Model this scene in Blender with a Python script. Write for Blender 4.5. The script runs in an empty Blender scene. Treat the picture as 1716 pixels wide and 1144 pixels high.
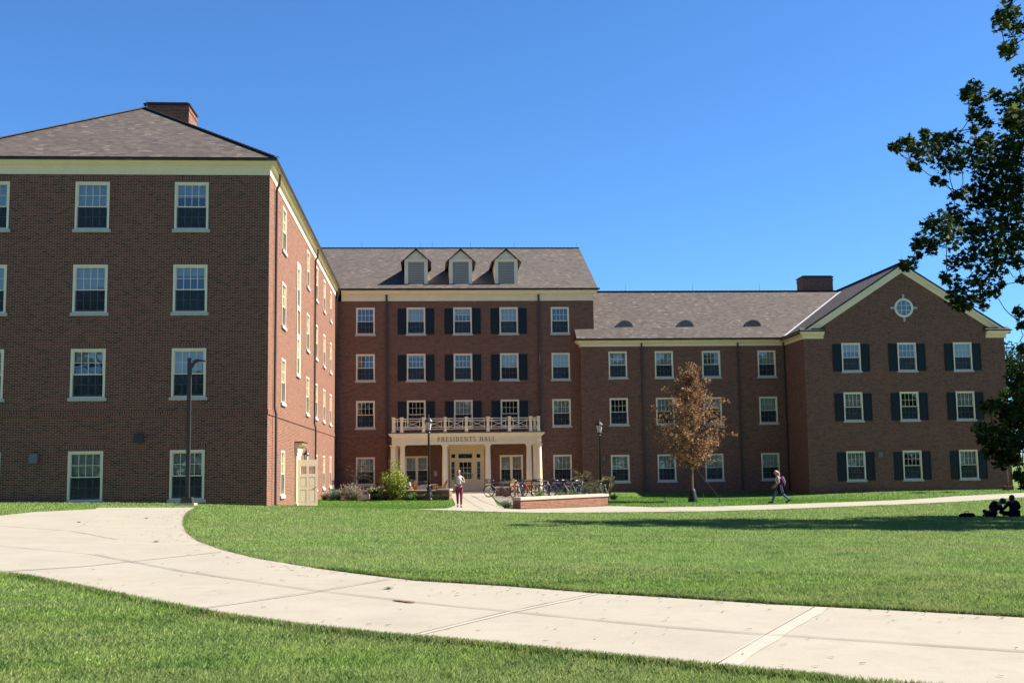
import bpy, bmesh, math, random
import numpy as np
from mathutils import Vector, Matrix
from math import radians, sin, cos, pi, sqrt, tan, atan2

random.seed(7)
rng = np.random.default_rng(11)
scene = bpy.context.scene
COL = scene.collection

# ------------------------------------------------------------------ ground height (smooth terrain through surveyed spots)
CP = np.array([(-30,-30,.3),(0,-30,0),(30,-30,-.3),(-40,10,.5),(40,10,-.6),(-8,8,.06),(0,8,0),(8,8,-.1),(-14,20,.2),(0,20,-.02),(12,22,-.28),
(-6.5,46.9,.19),(-9.3,45.4,.33),(-11,46.9,.40),(-16.9,46.9,.5),(-40,46.9,.6),(-12,42,.33),(-6.3,57,-.16),(-6.3,70,-.12),(1.4,52,-.19),(17,57.6,-.38),(21,43,-.5),(10,40,-.33),(30,42,-.55),(38,58,-.55),
(-5,80.75,-.03),(3,80.75,-.05),(10,80,-.12),(16,80,-.2),(13.5,75,-.46),(19,75,-.58),(23.8,74.2,-.55),(17,70,-.52),(25,80,-.3),(28,75.75,-.37),(40,75.75,-.33),(60,76,-.3),(3,68,-.1),(12,68,-.25),(70,20,-.8),(-60,90,.3),(60,130,1.6),(0,130,0),(-60,150,.2),(120,130,2.0),(150,40,-.6),(60,-40,-.5),(-80,0,.6)], float)
def _U(r2): return np.where(r2 > 0, r2*np.log(np.maximum(r2, 1e-9))*.5, 0)
_n = len(CP)
_A = np.zeros((_n+3, _n+3))
_A[:_n,:_n] = _U(((CP[:,None,:2]-CP[None,:,:2])**2).sum(-1)) + np.eye(_n)*4
_Pm = np.c_[np.ones(_n), CP[:,:2]]
_A[:_n,_n:] = _Pm; _A[_n:,:_n] = _Pm.T
_w = np.linalg.solve(_A, np.r_[CP[:,2],0,0,0])
def H(x, y):
    x = np.asarray(x, float); y = np.asarray(y, float); s = x.shape
    x = np.clip(x.ravel(), -80, 150); y = np.clip(y.ravel(), -40, 150)
    out = np.zeros(len(x))
    for i in range(0, len(x), 100000):
        a, b = x[i:i+100000], y[i:i+100000]
        r2 = (a[:,None]-CP[:,0])**2+(b[:,None]-CP[:,1])**2
        out[i:i+100000] = _U(r2)@_w[:_n]+_w[_n]+_w[_n+1]*a+_w[_n+2]*b
    return out.reshape(s)
def hz(x, y): return float(H(np.array([x]), np.array([y]))[0])

# ------------------------------------------------------------------ material helpers
class NT:
    def __init__(s, name):
        s.m = bpy.data.materials.new(name); s.m.use_nodes = True
        s.t = s.m.node_tree; s.t.nodes.clear()
        s.out = s.t.nodes.new('ShaderNodeOutputMaterial')
    def n(s, kind, **kw):
        nd = s.t.nodes.new('ShaderNode'+kind)
        for k, v in kw.items():
            if k.startswith('i_'):
                nd.inputs[k[2:].replace('_', ' ')].default_value = v
            else: setattr(nd, k, v)
        return nd
    def l(s, a, b): s.t.links.new(a, b)
    def ramp(s, fac, stops, interp='LINEAR'):
        r = s.n('ValToRGB'); r.color_ramp.interpolation = interp
        e = r.color_ramp.elements
        while len(e) < len(stops): e.new(.5)
        for i, (p, c) in enumerate(stops):
            e[i].position = p; e[i].color = (*c, 1)
        s.l(fac, r.inputs['Fac']); return r.outputs['Color']
    def mix(s, fac, a, b, mode='MIX'):
        m = s.n('Mix', data_type='RGBA', blend_type=mode)
        for sock, v in ((m.inputs[0], fac), (m.inputs[6], a), (m.inputs[7], b)):
            if hasattr(v, 'is_output'): s.l(v, sock)
            elif isinstance(v, (int, float)): sock.default_value = v
            else: sock.default_value = (*v, 1)
        return m.outputs[2]
    def noise(s, scale, detail=4, vec=None, rough=.6):
        nd = s.n('TexNoise', i_Scale=scale, i_Detail=detail, i_Roughness=rough)
        if vec is not None: s.l(vec, nd.inputs['Vector'])
        return nd.outputs['Fac']
    def bsdf(s, color, rough=.8, spec=.3, metal=0, bump=None, bstr=.3, bdist=.01, trans=None, tint=None):
        if s.m.name not in ('cream_trim_paint','window_frame_paint','window_blind','limestone_sill','room_wall','valley_flashing'):
            if hasattr(color, 'is_output'): color = s.mix(1.0, color, (.66,.66,.66), 'MULTIPLY')
            else: color = tuple(c*.66 for c in color)
        b = s.n('BsdfPrincipled', i_Roughness=rough, i_Metallic=metal)
        b.inputs['Specular IOR Level'].default_value = spec
        if hasattr(color, 'is_output'): s.l(color, b.inputs['Base Color'])
        else: b.inputs['Base Color'].default_value = (*color, 1)
        if bump is not None:
            bp = s.n('Bump', i_Strength=bstr, i_Distance=bdist); s.l(bump, bp.inputs['Height']); s.l(bp.outputs[0], b.inputs['Normal'])
        o = b.outputs[0]
        if trans:
            tr = s.n('BsdfTranslucent')
            if hasattr(color, 'is_output'): s.l(color, tr.inputs['Color'])
            else: tr.inputs['Color'].default_value = (*color, 1)
            mx = s.n('MixShader'); mx.inputs[0].default_value = trans
            s.l(o, mx.inputs[1]); s.l(tr.outputs[0], mx.inputs[2]); o = mx.outputs[0]
        s.l(o, s.out.inputs['Surface']); return s.m
def uvs(t): return t.n('TexCoord').outputs['UV']
def objc(t): return t.n('TexCoord').outputs['Object']
def geo(t): return t.n('NewGeometry').outputs['Position']

def m_plain(name, color, rough=.6, spec=.3, metal=0, var=.12, scale=6.0):
    t = NT(name); c = Vector(color)
    f = t.noise(scale, 5, geo(t))
    col = t.ramp(f, [(.25, tuple(c*(1-var))), (.75, tuple(c*(1+var)))])
    return t.bsdf(col, rough, spec, metal)

def m_brick(name, swap=False, stops=None, mortar=(.43,.32,.225), bw=.2133, rh=.0677, ms=.0075):
    t = NT(name); uv = uvs(t)
    if swap:
        sp = t.n('SeparateXYZ'); t.l(uv, sp.inputs[0]); cb = t.n('CombineXYZ')
        t.l(sp.outputs[1], cb.inputs[0]); t.l(sp.outputs[0], cb.inputs[1]); uv = cb.outputs[0]
    br = t.n('TexBrick', offset=.5, offset_frequency=2)
    t.l(uv, br.inputs['Vector'])
    for k, v in (('Scale', 1), ('Mortar Size', ms), ('Mortar Smooth', .1), ('Bias', 0), ('Brick Width', bw), ('Row Height', rh)):
        br.inputs[k].default_value = v
    br.inputs['Color1'].default_value = (0,0,0,1); br.inputs['Color2'].default_value = (1,1,1,1); br.inputs['Mortar'].default_value = (.5,.5,.5,1)
    stops = stops or [(0, (.085,.036,.028)), (.22, (.17,.060,.040)), (.5, (.27,.088,.052)), (.8, (.335,.115,.068)), (1, (.20,.072,.050))]
    col = t.ramp(br.outputs['Color'], stops)
    big = t.noise(.35, 5, geo(t)); fine = t.noise(30, 3, geo(t))
    col = t.mix(t.ramp(big, [(.3, (0,0,0)), (.75, (.28,.28,.28))]), col, (.13,.055,.042))
    col = t.mix(.25, col, t.ramp(fine, [(.3, (.12,.05,.04)), (.7, (.5,.25,.19))]), 'OVERLAY')
    col = t.mix(br.outputs['Fac'], col, mortar)
    inv = t.n('Math', operation='SUBTRACT'); inv.inputs[0].default_value = 1; t.l(br.outputs['Fac'], inv.inputs[1])
    return t.bsdf(col, .88, .2, bump=inv.outputs[0], bstr=.5, bdist=.006)

def m_shingle(name):
    t = NT(name); uv = uvs(t)
    br = t.n('TexBrick', offset=.37, offset_frequency=3, squash=.75, squash_frequency=2)
    t.l(uv, br.inputs['Vector'])
    for k, v in (('Scale', 1), ('Mortar Size', .0), ('Mortar Smooth', .3), ('Bias', 0), ('Brick Width', .30), ('Row Height', .15)):
        br.inputs[k].default_value = v
    br.inputs['Color1'].default_value = (0,0,0,1); br.inputs['Color2'].default_value = (1,1,1,1); br.inputs['Mortar'].default_value = (.3,.3,.3,1)
    col = t.ramp(br.outputs['Color'], [(0, (.075,.062,.058)), (.3, (.105,.085,.076)), (.65, (.122,.101,.086)), (.90, (.142,.118,.098)), (.965, (.175,.146,.12)), (1, (.24,.20,.16))])
    st = t.n('Mapping'); st.inputs['Scale'].default_value = (.25, 5.5, 1); t.l(uv, st.inputs['Vector'])
    streak = t.noise(1.6, 5, st.outputs[0], .7)
    col = t.mix(.32, col, t.ramp(streak, [(.3, (.25,.24,.24)), (.7, (.75,.73,.72))]), 'OVERLAY')
    big = t.noise(.5, 4, geo(t))
    col = t.mix(t.ramp(big, [(.35, (0,0,0)), (.75, (.35,.35,.35))]), col, (.075,.062,.06))
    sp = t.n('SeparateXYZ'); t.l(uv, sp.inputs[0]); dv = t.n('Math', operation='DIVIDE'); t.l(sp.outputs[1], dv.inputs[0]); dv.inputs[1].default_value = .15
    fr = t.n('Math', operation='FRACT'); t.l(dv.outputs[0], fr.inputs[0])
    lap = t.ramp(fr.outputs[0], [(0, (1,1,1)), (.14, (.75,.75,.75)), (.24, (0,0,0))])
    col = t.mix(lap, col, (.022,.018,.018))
    return t.bsdf(col, .85, .25, bump=fr.outputs[0], bstr=.5, bdist=.012)

def m_glass():
    t = NT('window_glass')
    fr = t.n('Fresnel', i_IOR=1.55)
    nz = t.noise(1.3, 1, geo(t)); bp = t.n('Bump', i_Strength=.06, i_Distance=.05); t.l(nz, bp.inputs['Height'])
    gl = t.n('BsdfGlossy', i_Roughness=.015); t.l(bp.outputs[0], gl.inputs['Normal'])
    tr = t.n('BsdfTransparent'); tr.inputs['Color'].default_value = (.74,.80,.80,1)
    k = t.n('Math', operation='MULTIPLY_ADD', use_clamp=True); t.l(fr.outputs[0], k.inputs[0]); k.inputs[1].default_value = 2.0; k.inputs[2].default_value = .06
    mx = t.n('MixShader'); t.l(k.outputs[0], mx.inputs[0]); t.l(tr.outputs[0], mx.inputs[1]); t.l(gl.outputs[0], mx.inputs[2])
    t.l(mx.outputs[0], t.out.inputs['Surface']); return t.m
def m_screen():
    t = NT('insect_screen_mesh')
    d = t.n('BsdfDiffuse'); d.inputs['Color'].default_value = (.035,.045,.055,1)  # bluish tint stands in for the sky reflection the screen hides
    tr = t.n('BsdfTransparent'); mx = t.n('MixShader'); mx.inputs[0].default_value = .70
    t.l(tr.outputs[0], mx.inputs[1]); t.l(d.outputs[0], mx.inputs[2]); t.l(mx.outputs[0], t.out.inputs['Surface']); return t.m
def m_leaf(name, trans=.3, rough=.75, spec=.08):
    t = NT(name); a = t.n('Attribute', attribute_name='Col')
    return t.bsdf(a.outputs['Color'], rough, spec, trans=trans)
def m_grassblade():
    t = NT('grass_blades'); a = t.n('Attribute', attribute_name='Col'); p = geo(t)
    dry = t.ramp(t.noise(.3, 6, p, .7), [(.44, (0,0,0)), (.66, (.95,.95,.95))])
    lm = t.n('Math', operation='MULTIPLY'); t.l(dry, lm.inputs[0]); t.l(a.outputs['Alpha'], lm.inputs[1])
    dry = lm.outputs[0]
    col = t.mix(dry, a.outputs['Color'], (.36,.36,.15))
    dk = t.ramp(t.noise(1.3, 6, p, .7), [(.36, (.85,.85,.85)), (.58, (0,0,0))])
    col = t.mix(dk, col, (.07,.205,.035))
    mp = t.n('Mapping'); mp.inputs['Rotation'].default_value = (0,0,radians(-24)); mp.inputs['Scale'].default_value = (.07,.95,0); t.l(p, mp.inputs['Vector'])
    mow = t.ramp(t.noise(1.0, 3, mp.outputs[0]), [(.40, (0,0,0)), (.58, (.48,.48,.48))])
    lm2 = t.n('Math', operation='MULTIPLY'); t.l(mow, lm2.inputs[0]); t.l(a.outputs['Alpha'], lm2.inputs[1])
    col = t.mix(lm2.outputs[0], col, (.38,.44,.17))
    return t.bsdf(col, .6, .15, trans=.35)
def m_lawn():
    t = NT('lawn_ground'); p = geo(t)
    c = t.ramp(t.noise(14, 6, p, .75), [(.25, (.065,.115,.028)), (.5, (.12,.20,.05)), (.78, (.20,.27,.09))])
    c = t.mix(t.ramp(t.noise(.22, 5, p), [(.42, (0,0,0)), (.72, (.6,.6,.6))]), c, (.20,.21,.075))
    return t.bsdf(c, .95, .1, bump=t.noise(40, 4, p), bstr=.8, bdist=.03)
def m_concrete(name, base=(.37,.336,.272), spots=True):
    t = NT(name); p = geo(t); b = Vector(base)
    c = t.ramp(t.noise(.7, 7, p, .65), [(.3, tuple(b*.90)), (.5, tuple(b)), (.72, tuple(b*1.07))])
    c = t.mix(.35, c, t.ramp(t.noise(55, 3, p), [(.3, (.35,.35,.35)), (.7, (.62,.62,.62))]), 'OVERLAY')
    # trodden stains and small dark flecks
    st = t.ramp(t.noise(2.6, 6, p, .7), [(.50, (0,0,0)), (.80, (.55,.55,.55))])
    c = t.mix(t.ramp(t.noise(.23, 3, p), [(.35, (0,0,0)), (.7, (.5,.5,.5))]), c, (b.x*.93,b.y*.90,b.z*.84))
    c = t.mix(st, c, tuple(b*.74))
    if spots:
        mp = t.n('Mapping'); mp.inputs['Scale'].default_value = (1, 2.2, 1); t.l(p, mp.inputs['Vector'])
        f = t.ramp(t.noise(9, 2, mp.outputs[0], .5), [(.72, (0,0,0)), (.78, (.55,.55,.55))])
        c = t.mix(f, c, (.27,.25,.16))
    return t.bsdf(c, .9, .2, bump=t.noise(90, 3, p), bstr=.25, bdist=.004)
def m_bark(name, c1, c2):
    t = NT(name); p = objc(t); mp = t.n('Mapping'); mp.inputs['Scale'].default_value = (8, 8, 1.5); t.l(p, mp.inputs['Vector'])
    f = t.noise(2, 6, mp.outputs[0]); return t.bsdf(t.ramp(f, [(.3, c1), (.7, c2)]), .9, .1, bump=f, bstr=.6, bdist=.02)

M = dict(
 brick=m_brick('red_brick'), soldier=m_brick('soldier_brick', True, stops=[(0, (.10,.036,.028)), (.3, (.21,.065,.042)), (.7, (.31,.09,.055)), (1, (.25,.08,.052))]), shingle=m_shingle('roof_shingles'),
 wallbrick=m_brick('planter_brick', stops=[(0, (.20,.07,.05)), (.4, (.33,.11,.07)), (.8, (.42,.15,.095)), (1, (.28,.10,.07))]),
 trim=m_plain('cream_trim_paint', (.78,.64,.42), .55, .3, var=.05, scale=2), frame=m_plain('window_frame_paint', (.76,.655,.47), .5, .3, var=.05, scale=2),
 sill=m_plain('limestone_sill', (.44,.41,.36), .85, .2), cap=m_plain('cast_stone_cap', (.56,.49,.39), .85, .2, var=.08),
 glass=m_glass(), screen=m_screen(), blind=m_plain('window_blind', (.62,.63,.58), .8, .2, var=.03),
 shutter=m_plain('shutter_paint', (.006,.014,.018), .5, .3), spout=m_plain('bronze_downspout', (.075,.055,.055), .45, .4),
 gutter=m_plain('dark_gutter', (.05,.028,.024), .5, .3), louver=m_plain('grey_louver', (.36,.345,.30), .6, .3),
 flash=m_plain('valley_flashing', (.52,.51,.52), .4, .5), dark=m_plain('dark_interior', (.012,.012,.013), .9, .05),
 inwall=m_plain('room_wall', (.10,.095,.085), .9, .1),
 black=m_plain('black_iron', (.012,.012,.013), .35, .5), bronze=m_plain('bronze_pole', (.06,.052,.05), .4, .4),
 lampglass=m_plain('frosted_lamp_glass', (.75,.77,.78), .3, .5, var=.03), letters=m_plain('bronze_letters', (.05,.03,.02), .4, .5),
 concrete=m_concrete('path_concrete'), sealant=m_concrete('joint_sealing', (.42,.385,.32), False), joint=m_plain('joint_gap', (.10,.085,.065), .95, .1, var=.3),
 lawn=m_lawn(), blade=m_grassblade(), leaf=m_leaf('leaf_surface'), mulch=m_plain('bark_mulch', (.06,.04,.028), .95, .1, var=.4, scale=20),
 bark=m_bark('brown_bark', (.05,.035,.025), (.13,.095,.07)), palebark=m_bark('pale_bark', (.16,.10,.06), (.30,.20,.12)),
 bag=m_plain('green_watering_bag', (.006,.016,.013), .6, .3), wood=m_plain('teak_wood', (.42,.24,.13), .7, .2, var=.2),
 boxg=m_plain('grey_box', (.20,.22,.25), .5, .3), boxd=m_plain('plum_box', (.06,.045,.07), .5, .3), plate=m_plain('rusty_plate', (.22,.11,.07), .9, .2, var=.4, scale=18),
 skin=m_plain('skin', (.55,.33,.25), .55, .3, var=.04), skin2=m_plain('skin_two', (.50,.29,.215), .55, .3, var=.04), skind=m_plain('skin_dark', (.20,.10,.07), .55, .3, var=.04),
 hairb=m_plain('blond_hair', (.55,.34,.14), .5, .4, var=.2, scale=40), hairl=m_plain('light_brown_hair', (.35,.18,.09), .5, .4, var=.2, scale=40), hairk=m_plain('black_hair', (.01,.009,.009), .5, .4),
 white=m_plain('white_cloth', (.74,.73,.76), .85, .1, var=.04), maroon=m_plain('maroon_cloth', (.23,.045,.085), .85, .1), jean=m_plain('blue_denim', (.10,.17,.27), .9, .1),
 blackc=m_plain('black_cloth', (.012,.012,.014), .9, .1), navy=m_plain('navy_cloth', (.008,.009,.022), .9, .1), purple=m_plain('purple_cloth', (.13,.015,.13), .85, .1), shoe=m_plain('black_shoe', (.015,.015,.017), .6, .3),
 rubber=m_plain('black_rubber', (.015,.015,.015), .8, .2), chrome=m_plain('brushed_metal', (.22,.22,.23), .3, .5, 1.0), saddle=m_plain('saddle_vinyl', (.02,.018,.017), .5, .3),
 redp=m_plain('red_paint', (.45,.05,.03), .4, .5), bluep=m_plain('blue_paint', (.02,.055,.16), .35, .5), whitep=m_plain('white_paint', (.45,.46,.48), .4, .4), doorp=m_plain('door_paint', (.52,.43,.29), .5, .3, var=.03), orangep=m_plain('orange_paint', (.60,.16,.03), .4, .4), greenp=m_plain('teal_paint', (.03,.16,.16), .4, .4), greyp=m_plain('grey_paint', (.12,.125,.13), .4, .5),
)

# ------------------------------------------------------------------ mesh builder
class MB:
    def __init__(s): s.v=[]; s.f=[]; s.uv=[]; s.mi=[]
    def face(s, pts, uv=None, mi=0):
        k = len(s.v); s.v += [tuple(p) for p in pts]; s.f.append(tuple(range(k, k+len(pts)))); s.mi.append(mi)
        if uv is None:
            a, b, c = Vector(pts[0]), Vector(pts[1]), Vector(pts[2]); n = (b-a).cross(c-a)
            ax = max(range(3), key=lambda i: abs(n[i]))
            uv = [((p[1], p[2]), (p[0], p[2]), (p[0], p[1]))[ax] for p in pts]
        s.uv.append(uv)
    def box(s, x0, x1, y0, y1, z0, z1, mi=0, M4=None):
        c = [(x,y,z) for z in (z0,z1) for y in (y0,y1) for x in (x0,x1)]
        if M4 is not None: c = [tuple(M4 @ Vector(p)) for p in c]
        for q in ((0,2,3,1),(4,5,7,6),(0,1,5,4),(2,6,7,3),(0,4,6,2),(1,3,7,5)): s.face([c[i] for i in q], mi=mi)
    def bar(s, p, q, w, t, up=(0,0,1), mi=0):
        p, q = Vector(p), Vector(q); d = q-p; L = d.length; d.normalize(); u = Vector(up); sd = d.cross(u)
        if sd.length < 1e-5: sd = d.cross(Vector((0,1,0)))
        sd.normalize(); u = sd.cross(d)
        M4 = Matrix(((d.x,sd.x,u.x,p.x),(d.y,sd.y,u.y,p.y),(d.z,sd.z,u.z,p.z),(0,0,0,1)))
        s.box(0, L, -w/2, w/2, -t/2, t/2, mi, M4)
    def tube(s, pts, rad, n=8, mi=0, caps=True):
        pts = [Vector(p) for p in pts]; m = len(pts)
        if not hasattr(rad, '__len__'): rad = [rad]*m
        rings = []; prev = None
        for i, p in enumerate(pts):
            d = (pts[min(i+1,m-1)]-pts[max(i-1,0)])
            if d.length < 1e-9: d = Vector((0,0,1))
            d.normalize()
            if prev is None:
                a = d.cross(Vector((0,0,1)))
                if a.length < .05: a = d.cross(Vector((1,0,0)))
            else: a = prev - d*prev.dot(d)
            a.normalize(); prev = a; b = d.cross(a)
            rings.append([p+(a*cos(2*pi*k/n)+b*sin(2*pi*k/n))*rad[i] for k in range(n)])
        base = len(s.v)
        for r in rings: s.v += [tuple(p) for p in r]
        L = 0
        for i in range(m-1):
            dl = (pts[i+1]-pts[i]).length
            for k in range(n):
                k2 = (k+1)%n
                s.f.append((base+i*n+k, base+i*n+k2, base+(i+1)*n+k2, base+(i+1)*n+k)); s.mi.append(mi)
                s.uv.append([(k/n*.3,L),((k+1)/n*.3,L),((k+1)/n*.3,L+dl),(k/n*.3,L+dl)])
            L += dl
        if caps:
            for r, o in ((base, -1), (base+(m-1)*n, 1)):
                s.f.append(tuple(range(r, r+n))[::o]); s.mi.append(mi); s.uv.append([(0,0)]*n)
    def lathe(s, prof, c=(0,0,0), n=16, mi=0, ph=0):   # prof: (radius, z)
        s.tube([(c[0],c[1],c[2]+z) for r, z in prof], [max(r,1e-4) for r, z in prof], n, mi) if False else None
        base = len(s.v); m = len(prof)
        for r, z in prof:
            for k in range(n):
                a = 2*pi*k/n+ph; s.v.append((c[0]+r*cos(a), c[1]+r*sin(a), c[2]+z))
        for i in range(m-1):
            for k in range(n):
                k2 = (k+1)%n
                s.f.append((base+i*n+k, base+i*n+k2, base+(i+1)*n+k2, base+(i+1)*n+k)); s.mi.append(mi)
                s.uv.append([(k/n,prof[i][1]),((k+1)/n,prof[i][1]),((k+1)/n,prof[i+1][1]),(k/n,prof[i+1][1])])
        for r, o in ((base, -1), (base+(m-1)*n, 1)):
            s.f.append(tuple(range(r, r+n))[::o]); s.mi.append(mi); s.uv.append([(0,0)]*n)
    def prism(s, poly, axis, a0, a1, mi=0):      # poly 2D extruded along axis ('x': poly in y,z; 'y': poly in x,z; 'z': x,y)
        def P(p, a): return {'x': (a,p[0],p[1]), 'y': (p[0],a,p[1]), 'z': (p[0],p[1],a)}[axis]
        s.face([P(p,a0) for p in poly], mi=mi); s.face([P(p,a1) for p in poly][::-1], mi=mi)
        for i in range(len(poly)):
            p, q = poly[i], poly[(i+1)%len(poly)]
            s.face([P(p,a0),P(q,a0),P(q,a1),P(p,a1)], mi=mi)
    def sweep(s, prof, path, mi=0):     # prof (offset to the right of travel, z), path 2D points; mitred
        n = len(path); P = [Vector(p) for p in path]; rows = []
        for i in range(n):
            d0 = (P[i]-P[i-1]).normalized() if i else (P[1]-P[0]).normalized()
            d1 = (P[i+1]-P[i]).normalized() if i < n-1 else d0
            n0, n1 = Vector((d0.y,-d0.x)), Vector((d1.y,-d1.x))
            b = (n0+n1); b = b/ max(b.dot(n0), .2) if b.length > 1e-6 else n0
            rows.append([(P[i].x+b.x*o, P[i].y+b.y*o, z) for o, z in prof])
        for i in range(n-1):
            for k in range(len(prof)-1):
                s.face([rows[i][k], rows[i+1][k], rows[i+1][k+1], rows[i][k+1]], mi=mi)
        s.face(rows[0], mi=mi); s.face(rows[-1][::-1], mi=mi)
    def xf(s, M4): s.v = [tuple(M4 @ Vector(p)) for p in s.v]; return s
    def build(s, name, mats, parent=None, smooth=False, loc=None, off=None):
        me = bpy.data.meshes.new(name)
        v = s.v if off is None else [(p[0]-off[0], p[1]-off[1], p[2]-off[2]) for p in s.v]
        me.from_pydata(v, [], s.f)
        if not isinstance(mats, (list, tuple)): mats = [mats]
        for m in mats: me.materials.append(m)
        me.polygons.foreach_set('material_index', s.mi)
        ul = me.uv_layers.new(name='UVMap'); ul.data.foreach_set('uv', [c for f in s.uv for p in f for c in p])
        if smooth: me.polygons.foreach_set('use_smooth', [True]*len(s.f))
        me.update()
        return link(name, me, parent, loc)
def link(name, me, parent=None, loc=None):
    o = bpy.data.objects.new(name, me); COL.objects.link(o)
    if parent is not None: o.parent = parent
    if loc is not None: o.location = loc
    return o
def tag(o, label=None, cat=None, group=None, kind=None):
    if label: o['label'] = label
    if cat: o['category'] = cat
    if group: o['group'] = group
    if kind: o['kind'] = kind
    return o
def empty(name, loc, rz=0, label=None, cat=None, group=None):
    o = bpy.data.objects.new(name, None); COL.objects.link(o); o.location = loc; o.rotation_euler = (0,0,rz); o.empty_display_size = .3
    return tag(o, label, cat, group)
def smooth_by_angle(o, deg=35):
    me = o.data; me.polygons.foreach_set('use_smooth', [True]*len(me.polygons))
    try: me.set_sharp_from_angle(angle=radians(deg))
    except Exception: pass
    return o

# raw numpy mesh of many small polygons with a colour for each
def poly_cloud(name, V, k, C, mat, parent=None, loc=None, A=None):
    """V: (n,k,3) vertices of n k-gons; C: (n,3) colours"""
    n = len(V); me = bpy.data.meshes.new(name)
    me.vertices.add(n*k); me.vertices.foreach_set('co', V.reshape(-1).astype(np.float32))
    me.loops.add(n*k); me.loops.foreach_set('vertex_index', np.arange(n*k, dtype=np.int32))
    me.polygons.add(n); me.polygons.foreach_set('loop_start', np.arange(0, n*k, k, dtype=np.int32))
    try: me.polygons.foreach_set('loop_total', np.full(n, k, np.int32))
    except Exception: pass
    me.materials.append(mat)
    at = me.color_attributes.new('Col', 'FLOAT_COLOR', 'POINT')
    cc = np.ones((n, k, 4), np.float32); cc[:,:,:3] = C[:,None,:]
    if A is not None: cc[:,:,3] = A[:,None]
    at.data.foreach_set('color', cc.reshape(-1))
    me.update(calc_edges=True); me.validate()
    return link(name, me, parent, loc)
MAPLE = np.array([(0,-.5),(.08,-.22),(.42,-.34),(.30,-.05),(.52,.14),(.24,.16),(.20,.30),(0,.56),(-.20,.30),(-.24,.16),(-.52,.14),(-.30,-.05),(-.42,-.34),(-.08,-.22)])
OVAL = np.array([(0,-.5),(.22,-.1),(.16,.28),(0,.5),(-.16,.28),(-.22,-.1)])
DIAM = np.array([(0,-.5),(.2,0),(0,.5),(-.2,0)])
def leaves(name, P, size, colors, shape=OVAL, parent=None, loc=None, mat=None, flat=0.0, sizevar=.3):
    n = len(P)
    nrm = rng.normal(size=(n,3)); nrm[:,2] += flat*np.sign(nrm[:,2]+.3)*2; nrm /= np.linalg.norm(nrm, axis=1)[:,None]
    t = rng.normal(size=(n,3)); t -= nrm*(t*nrm).sum(1)[:,None]; t /= np.linalg.norm(t, axis=1)[:,None]
    b = np.cross(nrm, t)
    s = size*(1+sizevar*rng.uniform(-1,1,n))
    V = P[:,None,:] + (t[:,None,:]*shape[None,:,0,None] + b[:,None,:]*shape[None,:,1,None])*s[:,None,None]
    # slight cupping along the midrib
    V += nrm[:,None,:]*(np.abs(shape[:,0])*.35)[None,:,None]*s[:,None,None]
    colors = np.array(colors, float); ci = rng.integers(0, len(colors), n)
    C = colors[ci]*rng.uniform(.8,1.2,(n,1))
    return poly_cloud(name, V, len(shape), C, mat or M['leaf'], parent, loc)
def blob(c, r, n):      # points through an ellipsoid, denser outside
    d = rng.normal(size=(n,3)); d /= np.linalg.norm(d, axis=1)[:,None]
    return np.array(c) + d*np.array(r)*(rng.uniform(0,1,n)**.45)[:,None]

# ------------------------------------------------------------------ camera, sun, sky
PI_, RO_, YA_ = radians(6.273), radians(.796), radians(4.204)
fw = Vector((sin(YA_)*cos(PI_), cos(YA_)*cos(PI_), sin(PI_))); rt = Vector((cos(YA_), -sin(YA_), 0)); up = rt.cross(fw)
RT = rt*cos(RO_)-up*sin(RO_); UP = up*cos(RO_)+rt*sin(RO_)
cam = bpy.data.cameras.new('camera'); co = bpy.data.objects.new('camera', cam); COL.objects.link(co)
co.matrix_world = Matrix(((RT.x,UP.x,-fw.x,0),(RT.y,UP.y,-fw.y,0),(RT.z,UP.z,-fw.z,1.6),(0,0,0,1)))
cam.sensor_width = 36; cam.lens = 36*1919.4/1716; cam.clip_end = 3000; cam.clip_start = .1
scene.camera = co
SAZ, SEL = radians(2.0), radians(45)      # azimuth turned from +X towards +Y, elevation
S = Vector((cos(SAZ)*cos(SEL), sin(SAZ)*cos(SEL), sin(SEL)))
sun = bpy.data.lights.new('sun', 'SUN'); sun.energy = 5.0; sun.angle = radians(.5); sun.color = (1, .93, .82)
so = bpy.data.objects.new('sun', sun); COL.objects.link(so); so.rotation_euler = S.to_track_quat('Z', 'Y').to_euler(); so.location = (60, 0, 60)
w = bpy.data.worlds.new('World'); scene.world = w; w.use_nodes = True
wt = w.node_tree; bg = wt.nodes['Background']
sky = wt.nodes.new('ShaderNodeTexSky'); sky.sky_type = 'NISHITA'; sky.sun_disc = False
sky.sun_elevation = SEL; sky.sun_rotation = radians(90)-SAZ; sky.altitude = 300; sky.air_density = 1.0; sky.dust_density = .25; sky.ozone_density = 2.5
tint = wt.nodes.new('ShaderNodeMix'); tint.data_type = 'RGBA'; tint.blend_type = 'MULTIPLY'; tint.inputs[0].default_value = 1; tint.inputs[7].default_value = (.54,.96,1.42,1)
wt.links.new(sky.outputs[0], tint.inputs[6]); wt.links.new(tint.outputs[2], bg.inputs['Color']); bg.inputs['Strength'].default_value = .041
vs = scene.view_settings; vs.view_transform = 'Standard'; vs.look = 'None'; vs.exposure = 1.72; vs.gamma = 1; vs.use_curve_mapping = False
scene.cycles.max_bounces = 6; scene.cycles.diffuse_bounces = 4; scene.cycles.glossy_bounces = 3; scene.cycles.transparent_max_bounces = 12
scene.cycles.use_denoising = True

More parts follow.
